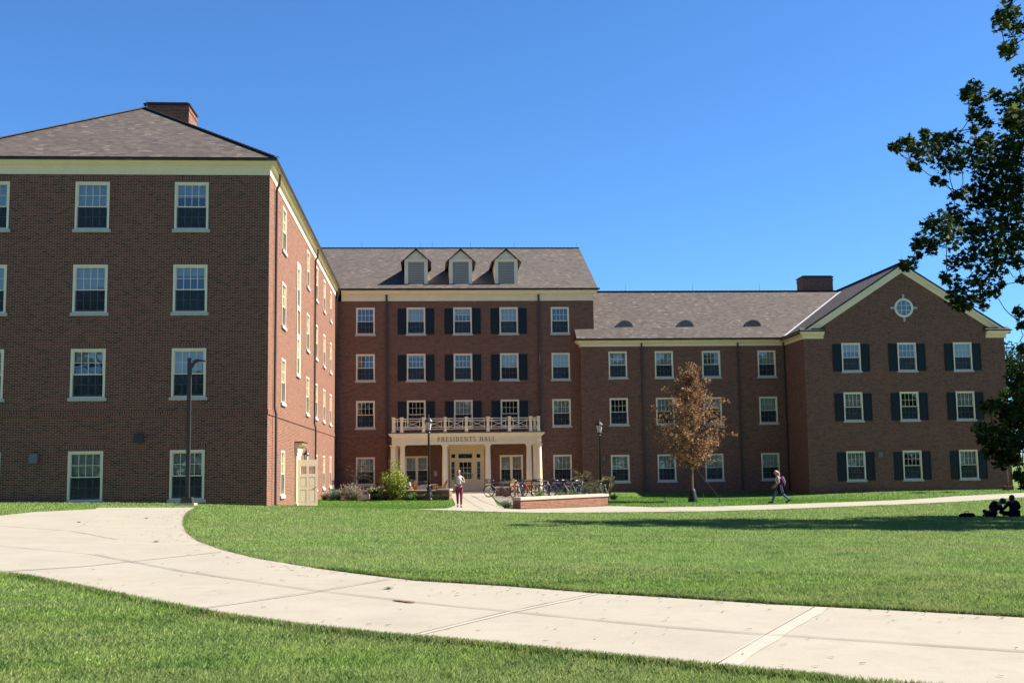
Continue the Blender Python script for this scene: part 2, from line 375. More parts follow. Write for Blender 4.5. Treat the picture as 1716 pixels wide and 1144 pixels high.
# ------------------------------------------------------------------ ground, paths
def tessellated(poly, step, dz, name, mat, parent=None, kind='structure'):
    bm = bmesh.new(); vs_ = [bm.verts.new((x,y,0)) for x, y in poly]; bm.faces.new(vs_)
    xs = [p[0] for p in poly]; ys = [p[1] for p in poly]
    for ax, lo, hi in ((0, min(xs), max(xs)), (1, min(ys), max(ys))):
        k = math.ceil(lo/step)*step
        while k < hi:
            co_ = [0,0,0]; co_[ax] = k; no = [0,0,0]; no[ax] = 1
            bmesh.ops.bisect_plane(bm, geom=bm.verts[:]+bm.edges[:]+bm.faces[:], plane_co=co_, plane_no=no)
            k += step
    bmesh.ops.triangulate(bm, faces=[f for f in bm.faces if len(f.verts) > 4])
    z = H(np.array([v.co.x for v in bm.verts]), np.array([v.co.y for v in bm.verts]))
    for v, q in zip(bm.verts, z): v.co.z = q+dz
    bmesh.ops.recalc_face_normals(bm, faces=bm.faces)
    me = bpy.data.meshes.new(name); bm.to_mesh(me); bm.free(); me.materials.append(mat)
    o = link(name, me, parent)
    if parent is None and kind: o['kind'] = kind
    return o
gx = np.r_[[-900,-400,-200,-120,-80,-60], np.arange(-45,76,1.0), [90,120,200,400,900]]
gy = np.r_[[-300,-120,-60,-30], np.arange(-12,112,1.0), [120,140,180,260,500,1200]]
GX, GY = np.meshgrid(gx, gy); GZ = H(GX, GY)
me = bpy.data.meshes.new('lawn_ground'); nx, ny = len(gx), len(gy)
idx = np.arange(nx*ny).reshape(ny, nx)
me.from_pydata(np.c_[GX.ravel(),GY.ravel(),GZ.ravel()].tolist(), [], np.stack([idx[:-1,:-1],idx[:-1,1:],idx[1:,1:],idx[1:,:-1]],-1).reshape(-1,4).tolist())
me.materials.append(M['lawn']); me.polygons.foreach_set('use_smooth', [True]*len(me.polygons))
link('ground', me)['kind'] = 'structure'

near = [(-32,28),(-20,26.5),(-14,24.5),(-10.5,22.3),(-8.2,20.1),(-6.54,18.28),(-5.72,17.4),(-4.51,15.86),(-3.08,13.97),(-2.03,12.65),(-1.2,11.84),(-.46,11.19),(.21,10.75),(.93,10.2),(1.85,9.5),(2.65,8.86),(3.02,8.6),(5,7.3),(7.5,6.0),(12,4.2),(18,2.5)]
far = [(18,6.6),(12,9.0),(8.5,10.95),(6.37,12.15),(5.25,12.86),(4.07,13.52),(3.16,14.22),(2.15,14.92),(1.06,15.9),(-.17,16.74),(-1.09,17.92),(-1.94,19.14),(-3.08,21.06),(-4.12,23.34),(-5.13,26.09),(-6.01,29.22),(-6.84,32.77),(-7.63,36.72),(-8.14,39.75),(-8.56,43.48)]
left = [(-10.19,43.02),(-11.95,42.73),(-11.76,41.8),(-13.11,39.71),(-13.4,36.9),(-14.6,35.0),(-20,33.5),(-32,33)]
PATH1 = near+far+left
PATH2 = [(110,130),(60,88),(37.32,70.17),(31.58,67.51),(23.64,61.3),(17.61,55.86),(13.23,52.9),(10.34,52.21),(8.9,53.6),(8.4,53.9),(5.2,51.0),(3.9,49.8),(3.5,50.6),(3.3,56),(3.55,63.5),(3.75,70.8),(3.95,77.25),(1.15,77.25),(1.35,71.8),(1.30,58),(1.23,56.06),(.75,50.97),(-.6,48.3),(-.48,48.0),(1.92,46.2),(4.22,45.27),(6.73,46.3),(12.05,48.03),(15.16,49.79),(22.78,55.21),(34.19,64.31),(64,85),(116,126)]
p1 = tessellated(PATH1, 1.5, .02, 'path', M['concrete'])
p2 = tessellated(PATH2, 2.0, .02, 'pavement', M['concrete'])
def strip(pts, wd, dz, name, mat, parent, wob=0.0):
    mb = MB(); P = []
    for i in range(len(pts)-1):
        a, b = Vector(pts[i]), Vector(pts[i+1]); k = max(1, int((b-a).length/.35))
        P += [a.lerp(b, j/k) for j in range(k)]
    P.append(Vector(pts[-1])); L = []; R_ = []
    for i, p in enumerate(P):
        d = (P[min(i+1,len(P)-1)]-P[max(i-1,0)]).normalized(); n_ = Vector((-d.y, d.x)); ww = wd/2*(1+random.uniform(-wob, wob))
        q = p+n_*random.uniform(-wob, wob)*wd*.3
        L.append(q+n_*ww); R_.append(q-n_*ww)
    for i in range(len(P)-1):
        mb.face([(c.x, c.y, hz(c.x,c.y)+dz) for c in (L[i],R_[i],R_[i+1],L[i+1])])
    return mb.build(name, mat, parent)
seamA = [(-20,29.5),(-12,27.0),(-8.74,24.39),(-6.32,22.15),(-3.9,18.5),(-2.53,16.73),(-1.48,15.39),(-.14,13.95),(1.17,12.71),(2.33,11.61),(3.08,11.04),(3.76,10.64),(5.1,9.77),(9,7.6)]
strip(seamA, .014, .026, 'path_joint', M['joint'], p1, .35)
strip([(x+.05,y+.075) for x, y in seamA[3:]], .008, .026, 'path_joint', M['joint'], p1, .5)
strip([(-11.39,31.73),(-8.87,29.53),(-6.95,26.4)], .02, .026, 'path_joint', M['joint'], p1, .4)
for c, wd in (([(4.51,13.19),(3.31,11.03),(2.28,9.15)], .20), ([(2.14,14.84),(.78,12.79),(-.25,11.06)], .10), ([(-.57,17.0),(-1.6,15.1),(-2.7,13.5)], .07), ([(-4.0,22.6),(-5.6,19.5),(-6.6,18.6)], .06), ([(-10.64,38.5),(-9.44,32.5)], .05)):
    strip(c, wd, .0255, 'joint_sealing', M['sealant'], p1, .15)
    strip([(x-wd*.42,y) for x, y in c], .009, .0285, 'path_joint', M['joint'], p1, .6)
strip([(2.6,72),(2.75,63),(3.0,58),(3.3,52.5)], .03, .026, 'path_joint', M['joint'], p2, .3)
strip([(1.9,72),(2.2,57),(2.3,49)], .02, .026, 'path_joint', M['joint'], p2, .3)
for x in (7.5, 10.5, 13.5, 16.5, 19.5, 22.5):
    yl = np.interp(x, [4.2,6.7,12,15.2,22.8], [45.3,46.3,48.0,49.8,55.2]); yu = np.interp(x, [10.3,13.2,17.6,23.6], [52.2,52.9,55.9,61.3])
    if x > 10: strip([(x,yl+.1),(x-.4,yu-.1)], .02, .026, 'path_joint', M['joint'], p2, .3)
# rusty plate in the seam, dry leaf scraps beside it
mb = MB(); zc = hz(-.32,14.1)+.03
pl = [(-.20,.0),(-.10,-.035),(.03,-.03),(.12,-.04),(.22,.0),(.10,.03),(.0,.02),(-.08,.035)]
Mx = Matrix.Translation((-.32,14.08,zc)) @ Matrix.Rotation(-.85, 4, 'Z')
mb.prism(pl, 'z', 0, .006); mb.xf(Mx)
tag(mb.build('metal_plate', M['plate']), 'small rusty brown plate lying in the long seam of the near path', 'plate')

def inpoly(x, y, poly):
    p = np.array(poly); inside = np.zeros(len(x), bool); j = len(p)-1
    for i in range(len(p)):
        c = ((p[i,1] > y) != (p[j,1] > y)) & (x < (p[j,0]-p[i,0])*(y-p[i,1])/(p[j,1]-p[i,1]+1e-12)+p[i,0])
        inside ^= c; j = i
    return inside
BEDL = [(-6.3,68.5),(-5.6,66.6),(-2,65.0),(.9,63.9),(1.15,64.5),(1.1,66),(-3,68.2),(-4,79),(-6.3,80)]
BEDR = [(3.70,50.8),(4.1,51.2),(8.4,55.1),(9.2,57),(9.4,61.8),(4.7,56.4),(3.62,56)]
BEDQ = [(9.65,62.2),(10.6,66),(12,75),(11.5,79.8),(9.65,79.8)]
tessellated(BEDL, 1.0, .03, 'planting_bed', M['mulch']); tessellated(BEDR, 1.0, .03, 'planting_bed', M['mulch']); tessellated(BEDQ, 1.0, .03, 'planting_bed', M['mulch'])
PLAZA = [(3.62,56.05),(4.68,56.45),(9.4,61.9),(9.6,62.2),(9.6,77.3),(4.0,77.3),(3.8,70.8),(3.6,63.5)]
tessellated(PLAZA, 1.5, .04, 'pavement', m_concrete('terrace_paving', (.22,.19,.16)))
PLAZL = [(1.1,77.3),(-3.6,77.3),(-3.4,69.3),(1.05,66.4)]
tessellated(PLAZL, 1.5, .04, 'pavement', M['concrete'])

# ------------------------------------------------------------------ the building
HALL = empty('residence_hall', (2.6, 80.75, -.03), 0, 'long red brick residence hall with cream trim, dark shutters and a columned entrance porch', 'building')
HO = tuple(HALL.location)
def hpart(mb, name, mat, parent=HALL, smooth=False): return mb.build(name, mat, parent, smooth, off=HO)
def wall(axis, plane, a0, a1, z0, z1, holes, outward, name='wall', mat=None, reveal=.13):
    """axis 'x': wall along x at y=plane facing -y; axis 'y': wall along y at x=plane facing outward*(+x)"""
    mb = MB()
    def P(a, z, d=0): return (a, plane+d, z) if axis == 'x' else (plane-d*outward, a, z)
    A = sorted({a0, a1, *[h[0] for h in holes], *[h[1] for h in holes]}); Z = sorted({z0, z1, *[h[2] for h in holes], *[h[3] for h in holes]})
    for i in range(len(A)-1):
        for j in range(len(Z)-1):
            ca, cz = (A[i]+A[i+1])/2, (Z[j]+Z[j+1])/2
            if any(h[0] < ca < h[1] and h[2] < cz < h[3] for h in holes): continue
            mb.face([P(A[i],Z[j]),P(A[i+1],Z[j]),P(A[i+1],Z[j+1]),P(A[i],Z[j+1])])
    for h in holes:
        for p, q in (((h[0],h[2]),(h[1],h[2])),((h[1],h[2]),(h[1],h[3])),((h[1],h[3]),(h[0],h[3])),((h[0],h[3]),(h[0],h[2]))):
            mb.face([P(*p),P(*q),P(*q,reveal),P(*p,reveal)])
    return hpart(mb, name, mat or M['brick'])

# --- window kit (local: x across, -y outward, z from frame bottom)
_wc = {}
def window_meshes(W, Hh, cols=4, mull=False):
    key = (round(W,3), round(Hh,3), cols, mull)
    if key in _wc: return _wc[key]
    f, g, s, sc = MB(), MB(), MB(), MB()
    c = .085; x0, x1 = -W/2, W/2
    f.box(x0,x0+c,-.03,.12,0,Hh); f.box(x1-c,x1,-.03,.12,0,Hh); f.box(x0+c,x1-c,-.028,.12,Hh-c,Hh); f.box(x0+c,x1-c,-.028,.12,0,.05)
    units = [(x0+c,x1-c)]
    if mull:
        f.box(-.07,.07,-.027,.12,.05,Hh-c); units = [(x0+c,-.07),(.07,x1-c)]
    mid = .05+(Hh-c-.05)*.475
    for a, b in units:
        for (za, zb, y) in ((mid, Hh-c, .03), (.05, mid+.045, .075)):
            r = .045; rb = .045 if za == mid else .075
            f.box(a,a+r,y,y+.04,za,zb); f.box(b-r,b,y,y+.04,za,zb); f.box(a+r,b-r,y+.001,y+.039,zb-r,zb); f.box(a+r,b-r,y+.001,y+.039,za,za+rb)
            gx0, gx1, gz0, gz1 = a+r, b-r, za+rb, zb-r
            for k in range(1, cols):
                x = gx0+(gx1-gx0)*k/cols; f.box(x-.011,x+.011,y+.008,y+.032,gz0,gz1)
            zz = (gz0+gz1)/2; f.box(gx0,gx1,y+.007,y+.033,zz-.011,zz+.011)
            g.face([(gx0,y+.02,gz0),(gx1,y+.02,gz0),(gx1,y+.02,gz1),(gx0,y+.02,gz1)])
        sc.face([(a+.01,.055,.06),(b-.01,.055,.06),(b-.01,.055,mid),(a+.01,.055,mid)])
    s.box(x0-.075,x1+.075,-.075,.125,-.13,-.002)
    def mk(mb, n, m):
        me_ = bpy.data.meshes.new(n); me_.from_pydata(mb.v, [], mb.f); me_.materials.append(m); me_.update(); return me_
    _wc[key] = (mk(f,'window',M['frame']), mk(g,'pane',M['glass']), mk(s,'sill',M['sill']), mk(sc,'insect_screen',M['screen']), W, Hh)
    return _wc[key]
_bl = {}
def blind_mesh(W, Hh, drop):
    key = (round(W,2), round(Hh,2), drop)
    if key not in _bl:
        mb = MB(); z0 = Hh-.09-(Hh-.15)*drop
        mb.box(-W/2+.09, W/2-.09, .16, .17, z0, Hh-.09); me_ = bpy.data.meshes.new('blind'); me_.from_pydata(mb.v, [], mb.f); me_.materials.append(M['blind']); me_.update(); _bl[key] = me_
    return _bl[key]
_rm = {}
def room_mesh(W, Hh):
    key = (round(W,2), round(Hh,2))
    if key not in _rm:
        mb = MB(); a, b, y0, y1, z0, z1 = -W/2-.6, W/2+.6, .14, 2.6, -.5, Hh+.4
        mb.face([(a,y1,z0),(b,y1,z0),(b,y1,z1),(a,y1,z1)]); mb.face([(a,y0,z0),(a,y1,z0),(a,y1,z1),(a,y0,z1)]); mb.face([(b,y0,z0),(b,y1,z0),(b,y1,z1),(b,y0,z1)])
        mb.face([(a,y0,z0),(b,y0,z0),(b,y1,z0),(a,y1,z0)]); mb.face([(a,y0,z1),(b,y0,z1),(b,y1,z1),(a,y1,z1)])
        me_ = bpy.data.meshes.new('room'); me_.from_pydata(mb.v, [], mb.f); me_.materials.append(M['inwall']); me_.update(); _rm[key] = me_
    return _rm[key]
def put_window(axis, plane, a, z, W, Hh, outward=1, drop=.5, lintel=True, cols=4, mull=False, sill=True, room=True):
    """a = centre along the wall"""
    fm, gm, sm, scm, _, _ = window_meshes(W, Hh, cols, mull)
    loc = (a, plane, z) if axis == 'x' else (plane, a, z)
    o = link('window', fm, HALL, tuple(np.array(loc)-np.array(HO))); o.rotation_euler = (0,0,0 if axis == 'x' else pi/2*outward)
    link('pane', gm, o); link('insect_screen', scm, o)
    if sill: link('sill', sm, o)
    if drop > 0: link('blind', blind_mesh(W, Hh, drop), o)
    if room: link('room', room_mesh(W, Hh), o)
    if lintel:
        mb = MB(); h = .27; e = .10
        mb.prism([(-W/2-.02,Hh),(W/2+.02,Hh),(W/2+.02+e,Hh+h),(-W/2-.02-e,Hh+h)], 'y', -.006, .05)
        mb.build('lintel', M['soldier'], o)
    return o
DROPS = [.48,.48,.35,.48,.22,.48,.48,.9,.48,0,.3,.48,.48,.6,.48,.15]
_dc = [0]
def drop():
    _dc[0] += 1; return DROPS[(_dc[0]*7) % len(DROPS)]

# --- left wing (front y=46.93, east side x=-6.47)
XL, YL = -6.50, 46.93; WL = 1.365
ROWS_L = {1: (.511, 2.482), 2: (4.60, 6.573), 3: (8.038, 9.998), 4: (11.463, 13.428)}
COLS_L = [-18.29+WL/2, -14.315+WL/2, -10.338+WL/2]
holes = []; wins = []
for r, (z0, z1) in ROWS_L.items():
    for c in COLS_L:
        holes.append((c-WL/2, c+WL/2, z0, z1)); wins.append((c, r, z0, z1))
wall('x', YL, -20.1, XL, -1, 13.76, holes, 1)
LD = {(0,1):.5,(1,1):.48,(2,1):.48,(0,2):.2,(1,2):.26,(2,2):.48,(0,3):.48,(1,3):.48,(2,3):.2,(0,4):.48,(1,4):.48,(2,4):.3}
for c, r, z0, z1 in wins: put_window('x', YL, c, z0, WL, z1-z0, drop=LD[(COLS_L.index(c), r)])
SIDE = [51.08+WL/2, 61.4+WL/2, 66.15+WL/2, 71.1+WL/2, 75.85+WL/2]
holes = []; wins = []
for r, (z0, z1) in ROWS_L.items():
    for c in SIDE: holes.append((c-WL/2, c+WL/2, z0, z1)); wins.append((c, z0, z1))
STW = 1.25; STC = 57.5
for z0, z1 in ((6.33, 8.18), (9.73, 11.75)): holes.append((STC-STW/2, STC+STW/2, z0, z1))
holes.append((56.85, 57.85, -.25, 2.13))
wall('y', XL, YL, 84, -1, 13.76, holes, 1)
for c, z0, z1 in wins: put_window('y', XL, c, z0, WL, z1-z0, 1, drop())
for z0, z1 in ((6.33, 8.18), (9.73, 11.75)): put_window('y', XL, STC, z0, STW, z1-z0, 1, .3, lintel=False, sill=(z0 < 7), cols=3)
mb = MB()
for s_ in (-1, 1): mb.box(XL-.02, XL+.05, STC+s_*(STW/2+.07)-.07, STC+s_*(STW/2+.07)+.07, 6.2, 11.9)
mb.box(XL-.02, XL+.053, STC-STW/2, STC+STW/2, 11.755, 11.93); mb.box(XL-.02, XL+.052, STC-STW/2, STC+STW/2, 8.19, 8.34); mb.box(XL-.02, XL+.052, STC-STW/2, STC+STW/2, 9.55, 9.72)
hpart(mb, 'stair_window_surround', M['frame'])
mb = MB()          # back and far walls
mb.face([(-20.1,YL,-1),(-20.1,99.5,-1),(-20.1,99.5,13.76),(-20.1,YL,13.76)])
mb.face([(-20.1,99.5,-1),(11.82,99.5,-1),(11.82,99.5,13.43),(-20.1,99.5,13.43)])
hpart(mb, 'wall', M['brick'])

# --- centre block (front y=80.75)
YC = 80.75; WC = 1.31
ROWS_C = {1: (.555, 2.447), 2: (4.48, 6.374), 3: (7.78, 9.662), 4: (11.069, 12.955)}
COLS_C = [x+WC/2 for x in (-5.073, -1.522, 1.78, 5.065, 8.737)]
holes = []; wins = []
for r, (z0, z1) in ROWS_C.items():
    for i, c in enumerate(COLS_C):
        if r == 1 and i in (1, 2, 3): continue
        holes.append((c-WC/2, c+WC/2, z0, z1)); wins.append((c, r, i, z0, z1))
DW = 1.62; DBL = [(-.85, .60), (5.77, .60)]
for c, z0 in DBL: holes.append((c-DW/2, c+DW/2, z0, 2.48))
ENT = (1.42, 3.88, 0.0, 3.0); holes.append(ENT)
wall('x', YC, -6.6, 11.82, -1, 13.44, holes, 1)
CD = {(4,0):0,(4,1):.48,(4,2):.25,(4,3):.95,(4,4):0,(3,0):0,(3,1):.1,(3,2):0,(3,3):.48,(3,4):.48,(2,0):0,(2,1):0,(2,2):.48,(2,3):0,(2,4):.48,(1,0):.48,(1,4):.48}
for c, r, i, z0, z1 in wins: put_window('x', YC, c, z0, WC, z1-z0, drop=CD.get((r,i), .4))
for c, z0 in DBL: put_window('x', YC, c, z0, DW, 2.48-z0, drop=.5, cols=3, mull=True, lintel=False)
def shutters(plane, c, z0, z1, W):
    for s_ in (-1, 1):
        mb = MB(); wd = .60; x0 = c+s_*(W/2+.03+wd/2)-wd/2; za, zb = z0-.03, z1-.08; y = plane
        mb.box(x0,x0+.07,y-.05,y-.005,za,zb); mb.box(x0+wd-.07,x0+wd,y-.05,y-.005,za,zb)
        for zz in (za, za+(zb-za)*.52, zb-.09): mb.box(x0+.07,x0+wd-.07,y-.049,y-.005,zz,zz+.09)
        mb.box(x0+.07,x0+wd-.07,y-.025,y-.004,za+.09,zb-.09)
        for pz0, pz1 in ((za+.14, za+(zb-za)*.52-.05), (za+(zb-za)*.52+.14, zb-.14)): mb.box(x0+.12,x0+wd-.12,y-.038,y-.0245,pz0,pz1)
        hpart(mb, 'shutter', M['shutter'])
for r in (2, 3, 4):
    for i in (1, 2, 3): shutters(YC, COLS_C[i], *ROWS_C[r], WC)
# east gable end of the centre block
mb = MB(); mb.face([(11.82,YC,-1),(11.82,99.5,-1),(11.82,99.5,13.9),(11.82,89.95,18.75),(11.82,YC,14.2)]); hpart(mb, 'wall', M['brick'])

# --- right wing (front y=80.0)
YR = 80.0
ROWS_R = {1: (.52, 2.375), 2: (4.49, 6.36), 3: (7.80, 9.665)}
COLS_R = [x+WC/2 for x in (12.711, 16.02, 19.42, 23.45)]
holes = [(c-WC/2, c+WC/2, z0, z1) for z0, z1 in ROWS_R.values() for c in COLS_R]
wall('x', YR, 10.74, 25.44, -1, 10.05, holes, 1)
RD = {(3,0):1.0,(3,1):.48,(3,2):0,(3,3):.48,(2,0):0,(2,1):.48,(2,2):.4,(2,3):.48,(1,0):.48,(1,1):.48,(1,2):.48,(1,3):.48}
for r, (z0, z1) in ROWS_R.items():
    for i, c in enumerate(COLS_R): put_window('x', YR, c, z0, WC, z1-z0, drop=RD[(r,i)])
mb = MB(); mb.face([(10.74,YC,-1),(10.74,YR,-1),(10.74,YR,10.05),(10.74,YC,10.05)]); hpart(mb, 'wall', M['brick'])
# --- gabled end block (front y=75.75)
YG = 75.75; GX0, GX1, GP = 25.44, 39.55, 32.5
ROWS_G = {1: (.435, 2.378), 2: (4.435, 6.352), 3: (7.797, 9.71)}
COLS_G = [x+WC/2 for x in (28.04, 31.95, 35.88)]
holes = [(c-WC/2, c+WC/2, z0, z1) for z0, z1 in ROWS_G.values() for c in COLS_G]
wall('x', YG, GX0, GX1, -1, 10.1, holes, 1)
GD = {(3,0):.3,(3,1):0,(3,2):.48,(2,0):1.0,(2,1):0,(2,2):.48,(1,0):.48,(1,1):.1,(1,2):.48}
for r, (z0, z1) in ROWS_G.items():
    for i, c in enumerate(COLS_G):
        put_window('x', YG, c, z0, WC, z1-z0, drop=GD[(r,i)]); shutters(YG, c, z0, z1, WC)
ESL = .642
def groof(x): return 15.2-abs(x-GP)*ESL
mb = MB(); mb.face([(GX0,YG,10.1),(GX1,YG,10.1),(GX1,YG,groof(GX1)-.12),(GP,YG,15.08),(GX0,YG,groof(GX0)-.12)]); hpart(mb, 'wall', M['brick'])
mb = MB(); mb.face([(GX0,YG,-1),(GX0,YR+.3,-1),(GX0,YR+.3,10.2),(GX0,YG,10.2)]); hpart(mb, 'wall', M['brick'])
mb = MB(); mb.face([(GX1,YG,-1),(GX1,97,-1),(GX1,97,10.5),(GX1,YG,10.5)]); mb.face([(GX0,97,-1),(GX1,97,-1),(GX1,97,10.5),(GP,97,15),(GX0,97,10.5)]); mb.face([(11.8,91.2,-1),(GX0,91.2,-1),(GX0,91.2,10.4),(11.8,91.2,10.4)]); mb.face([(GX0,91,-1),(GX0,97,-1),(GX0,97,10.4),(GX0,91,10.4)]); hpart(mb, 'wall', M['brick'])

# --- roofs: closed slabs with slope uv
def slope_faces(mb, quads, th=.14):
    for q in quads:
        a = Vector(q[0]); e = (Vector(q[1])-a).normalized(); n_ = (Vector(q[1])-a).cross(Vector(q[-1])-a).normalized(); u = n_.cross(e)
        uv = [((Vector(p)-a).dot(e)+a.x*.37+a.y*.11, (Vector(p)-a).dot(u)) for p in q]
        mb.face(q, uv)
        lo = [(p[0],p[1],p[2]-th) for p in q]; mb.face(lo[::-1], uv[::-1])
        for i in range(len(q)):
            j = (i+1)%len(q); mb.face([q[i],lo[i],lo[j],q[j]])
EL = 14.40; RX = -13.28
mb = MB(); x0, x1, yf = -20.42, -6.18, 46.60
slope_faces(mb, [[(x0,yf,EL),(x1,yf,EL),(RX,yf+7.11,18.72)], [(x1,yf,EL),(x1,100,EL),(RX,100,18.72),(RX,yf+7.11,18.72)], [(x0,100,EL),(x0,yf,EL),(RX,yf+7.11,18.72),(RX,100,18.72)]])
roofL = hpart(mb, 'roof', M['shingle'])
def ridge_caps(pts, parent, step=.32):
    mb = MB()
    for a, b in zip(pts[:-1], pts[1:]):
        a, b = Vector(a), Vector(b); L = (b-a).length; n_ = int(L/step); d = (b-a)/n_
        for i in range(n_):
            p = a+d*i; q = a+d*(i+1.12)
            mb.bar(p+Vector((0,0,.035)), q+Vector((0,0,.012)), .30, .03)
    return hpart(mb, 'ridge_cap', M['gutter'], parent)
ridge_caps([(x1,yf,EL),(RX,yf+7.11,18.72),(RX,84,18.72)], roofL); ridge_caps([(x0,yf,EL),(RX,yf+7.11,18.72)], roofL)
EC = 14.27; RY = 89.95; RZ = 19.0
mb = MB()
slope_faces(mb, [[(-12.5,80.36,EC),(12.12,80.36,EC),(12.12,RY,RZ),(-12.5,RY,RZ)], [(12.12,99.6,EC),(-12.5,99.6,EC),(-12.5,RY,RZ),(12.12,RY,RZ)]])
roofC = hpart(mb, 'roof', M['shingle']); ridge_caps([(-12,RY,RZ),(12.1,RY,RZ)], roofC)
ER = 10.55; RRY = 85.44; RRZ = 14.78
mb = MB()
slope_faces(mb, [[(10.42,79.62,ER),(25.3,79.62,ER),(32.0,RRY,RRZ),(10.42,RRY,RRZ)], [(30,91.4,ER),(10.42,91.4,ER),(10.42,RRY,RRZ),(32,RRY,RRZ)]])
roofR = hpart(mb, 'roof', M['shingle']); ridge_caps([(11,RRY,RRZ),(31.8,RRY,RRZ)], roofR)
mb = MB(); xa, xb = 25.08, 39.92; za = groof(xa)
slope_faces(mb, [[(xa,98,za),(xa,75.5,za),(GP,75.5,15.2),(GP,98,15.2)], [(xb,75.5,za),(xb,98,za),(GP,98,15.2),(GP,75.5,15.2)]])
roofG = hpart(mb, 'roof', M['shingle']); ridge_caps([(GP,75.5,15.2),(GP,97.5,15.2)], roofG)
# valley flashing between right wing and gable block
vt = []
for k in range(2):
    z = (10.62, 14.70)[k]; y = 79.62+(z-ER)/(RRZ-ER)*(RRY-79.62); x = GP-(15.2-z)/ESL; vt.append(Vector((x,y,z+.03)))
mb = MB(); mb.bar(vt[0], vt[1], .30, .02); hpart(mb, 'valley_flashing', M['flash'], roofR)
# lightning rods on the ridges
def rods(pts, parent):
    for p in pts:
        mb = MB(); mb.tube([p,(p[0],p[1],p[2]+.55)], [.012,.008], 5); hpart(mb, 'lightning_rod', M['spout'], parent)
rods([(x,RY,RZ) for x in (-5.2,-.6,.4,3.4,6.9,11.9)], roofC); rods([(x,RRY,RRZ) for x in (15.0,20.2,25.4)], roofR); rods([(GP,75.6,15.2),(GP,81,15.2)], roofG); rods([(RX,54,18.7)], roofL)

# --- chimneys
def chimney(x0, x1, y0, y1, z0, z1, parent):
    mb = MB(); mb.box(x0,x1,y0,y1,z0,z1-.16); mb.box(x0-.03,x1+.03,y0-.03,y1+.03,z1-.42,z1-.30)
    c_ = hpart(mb, 'chimney', M['brick'], parent)
    mb = MB(); mb.box(x0-.06,x1+.06,y0-.06,y1+.06,z1-.16,z1-.08); mb.box(x0+.05,x1-.05,y0+.05,y1-.05,z1-.08,z1); hpart(mb, 'chimney_cap', M['gutter'], parent)
chimney(-13.62, -11.52, 55.0, 56.9, 15.5, 19.44, roofL)
chimney(29.0, 31.4, 86.0, 87.4, 13.5, 16.1, roofR)

# --- cornices
def corn(path, zb, zt, o, name='cornice', frieze=.45):
    h = zt-zb; zf = zb+h*frieze
    prof = [(0,zb-.01),(.025,zb),(.025,zf),(.06,zf+.015),(.06,zf+h*.13),(o*.62,zf+h*.17),(o*.62,zf+h*.33),(o*.70,zf+h*.36),(o*.86,zf+h*.46),(o,zt-.03),(o,zt),(0,zt)]
    mb = MB(); mb.sweep(prof, path); c_ = hpart(mb, name, M['trim'])
    mb = MB(); mb.sweep([(o-.01,zt+.002),(o+.07,zt+.012),(o+.07,zt+.085),(0,zt+.085),(0,zt+.002)], path); hpart(mb, 'gutter', M['gutter'])
corn([(-20.1,99),(-20.1,YL),(XL,YL),(XL,80.6)], 13.75, 14.32, .27)
corn([(-6.1,YC),(11.82,YC),(11.82,81.6)], 13.43, 14.19, .37, frieze=.42)
corn([(10.74,YC),(10.74,YR),(GX0,YR),(GX0,YG),(26.82,YG)], 10.02, 10.47, .34, frieze=.35)
corn([(38.25,YG),(GX1,YG),(GX1,96)], 10.02, 10.47, .34, frieze=.35)
for a, b in ((GX0-.3,26.95), (38.1,GX1+.3)):          # little lead roofs on the cornice returns
    mb = MB(); mb.prism([(YG-.36,10.56),(YG-.001,10.56),(YG-.001,10.78)], 'x', a, b); hpart(mb, 'return_roof', M['spout'])
mb = MB()                                             # raking boards
for s_ in (-1, 1):
    xe = GP+s_*7.15
    def pt(x, d): return (x, groof(x)-.135-d)
    xs_ = [GP, xe]
    for d0, d1, y0_, y1_ in ((0,.17,YG-.24,YG-.002), (.17,.52,YG-.10,YG-.003)):
        q = [pt(GP,d0), pt(xe,d0), pt(xe,d1), pt(GP,d1)]
        mb.prism(q if s_ > 0 else q[::-1], 'y', y0_, y1_)
hpart(mb, 'rake_board', M['trim'])
# --- string courses, jack arches done with the windows
mb = MB(); mb.box(-20.1,XL+.03,YL-.03,YL+.05,3.88,4.08); mb.box(XL-.05,XL+.03,YL+.05,80.5,3.88,4.08); mb.box(-6.4,10.74,YC-.02,YC+.05,3.62,3.80); hpart(mb, 'string_course', M['soldier'])
# --- downspouts
def spout(pts, w=.105, d=.09, name='downspout'):
    mb = MB()
    mb.tube(pts, w/2, 8)
    return smooth_by_angle(hpart(mb, name, M['spout']))
for y in (48.45, 65.3, 80.25):
    spout([(XL+.26,y-.25,14.12),(XL+.22,y-.12,13.75),(XL+.09,y,13.45),(XL+.09,y,4.2),(XL+.15,y,3.95),(XL+.15,y,.0-.2)], .11)
for x, zb in ((-2.93, 3.95), (7.87, 4.0)):
    spout([(x,YC-.12,13.95),(x,YC-.09,13.4),(x,YC-.09,zb)], .15)
spout([(-2.93,YC-.09,3.95),(-2.93,YC-.09,3.4),(-2.75,YC-.09,3.2),(-2.93,YC-.09,3.0),(-2.93,YC-.09,.0)], .12)
for x in (15.07, 22.02): spout([(x,YR-.10,10.35),(x,YR-.09,9.9),(x,YR-.09,-.2)], .12)
spout([(GX0-.16,YR-.28,10.25),(GX0-.14,YR-.15,9.95),(GX0-.12,YR-.12,9.7),(GX0-.12,YR-.12,-.3)], .13)

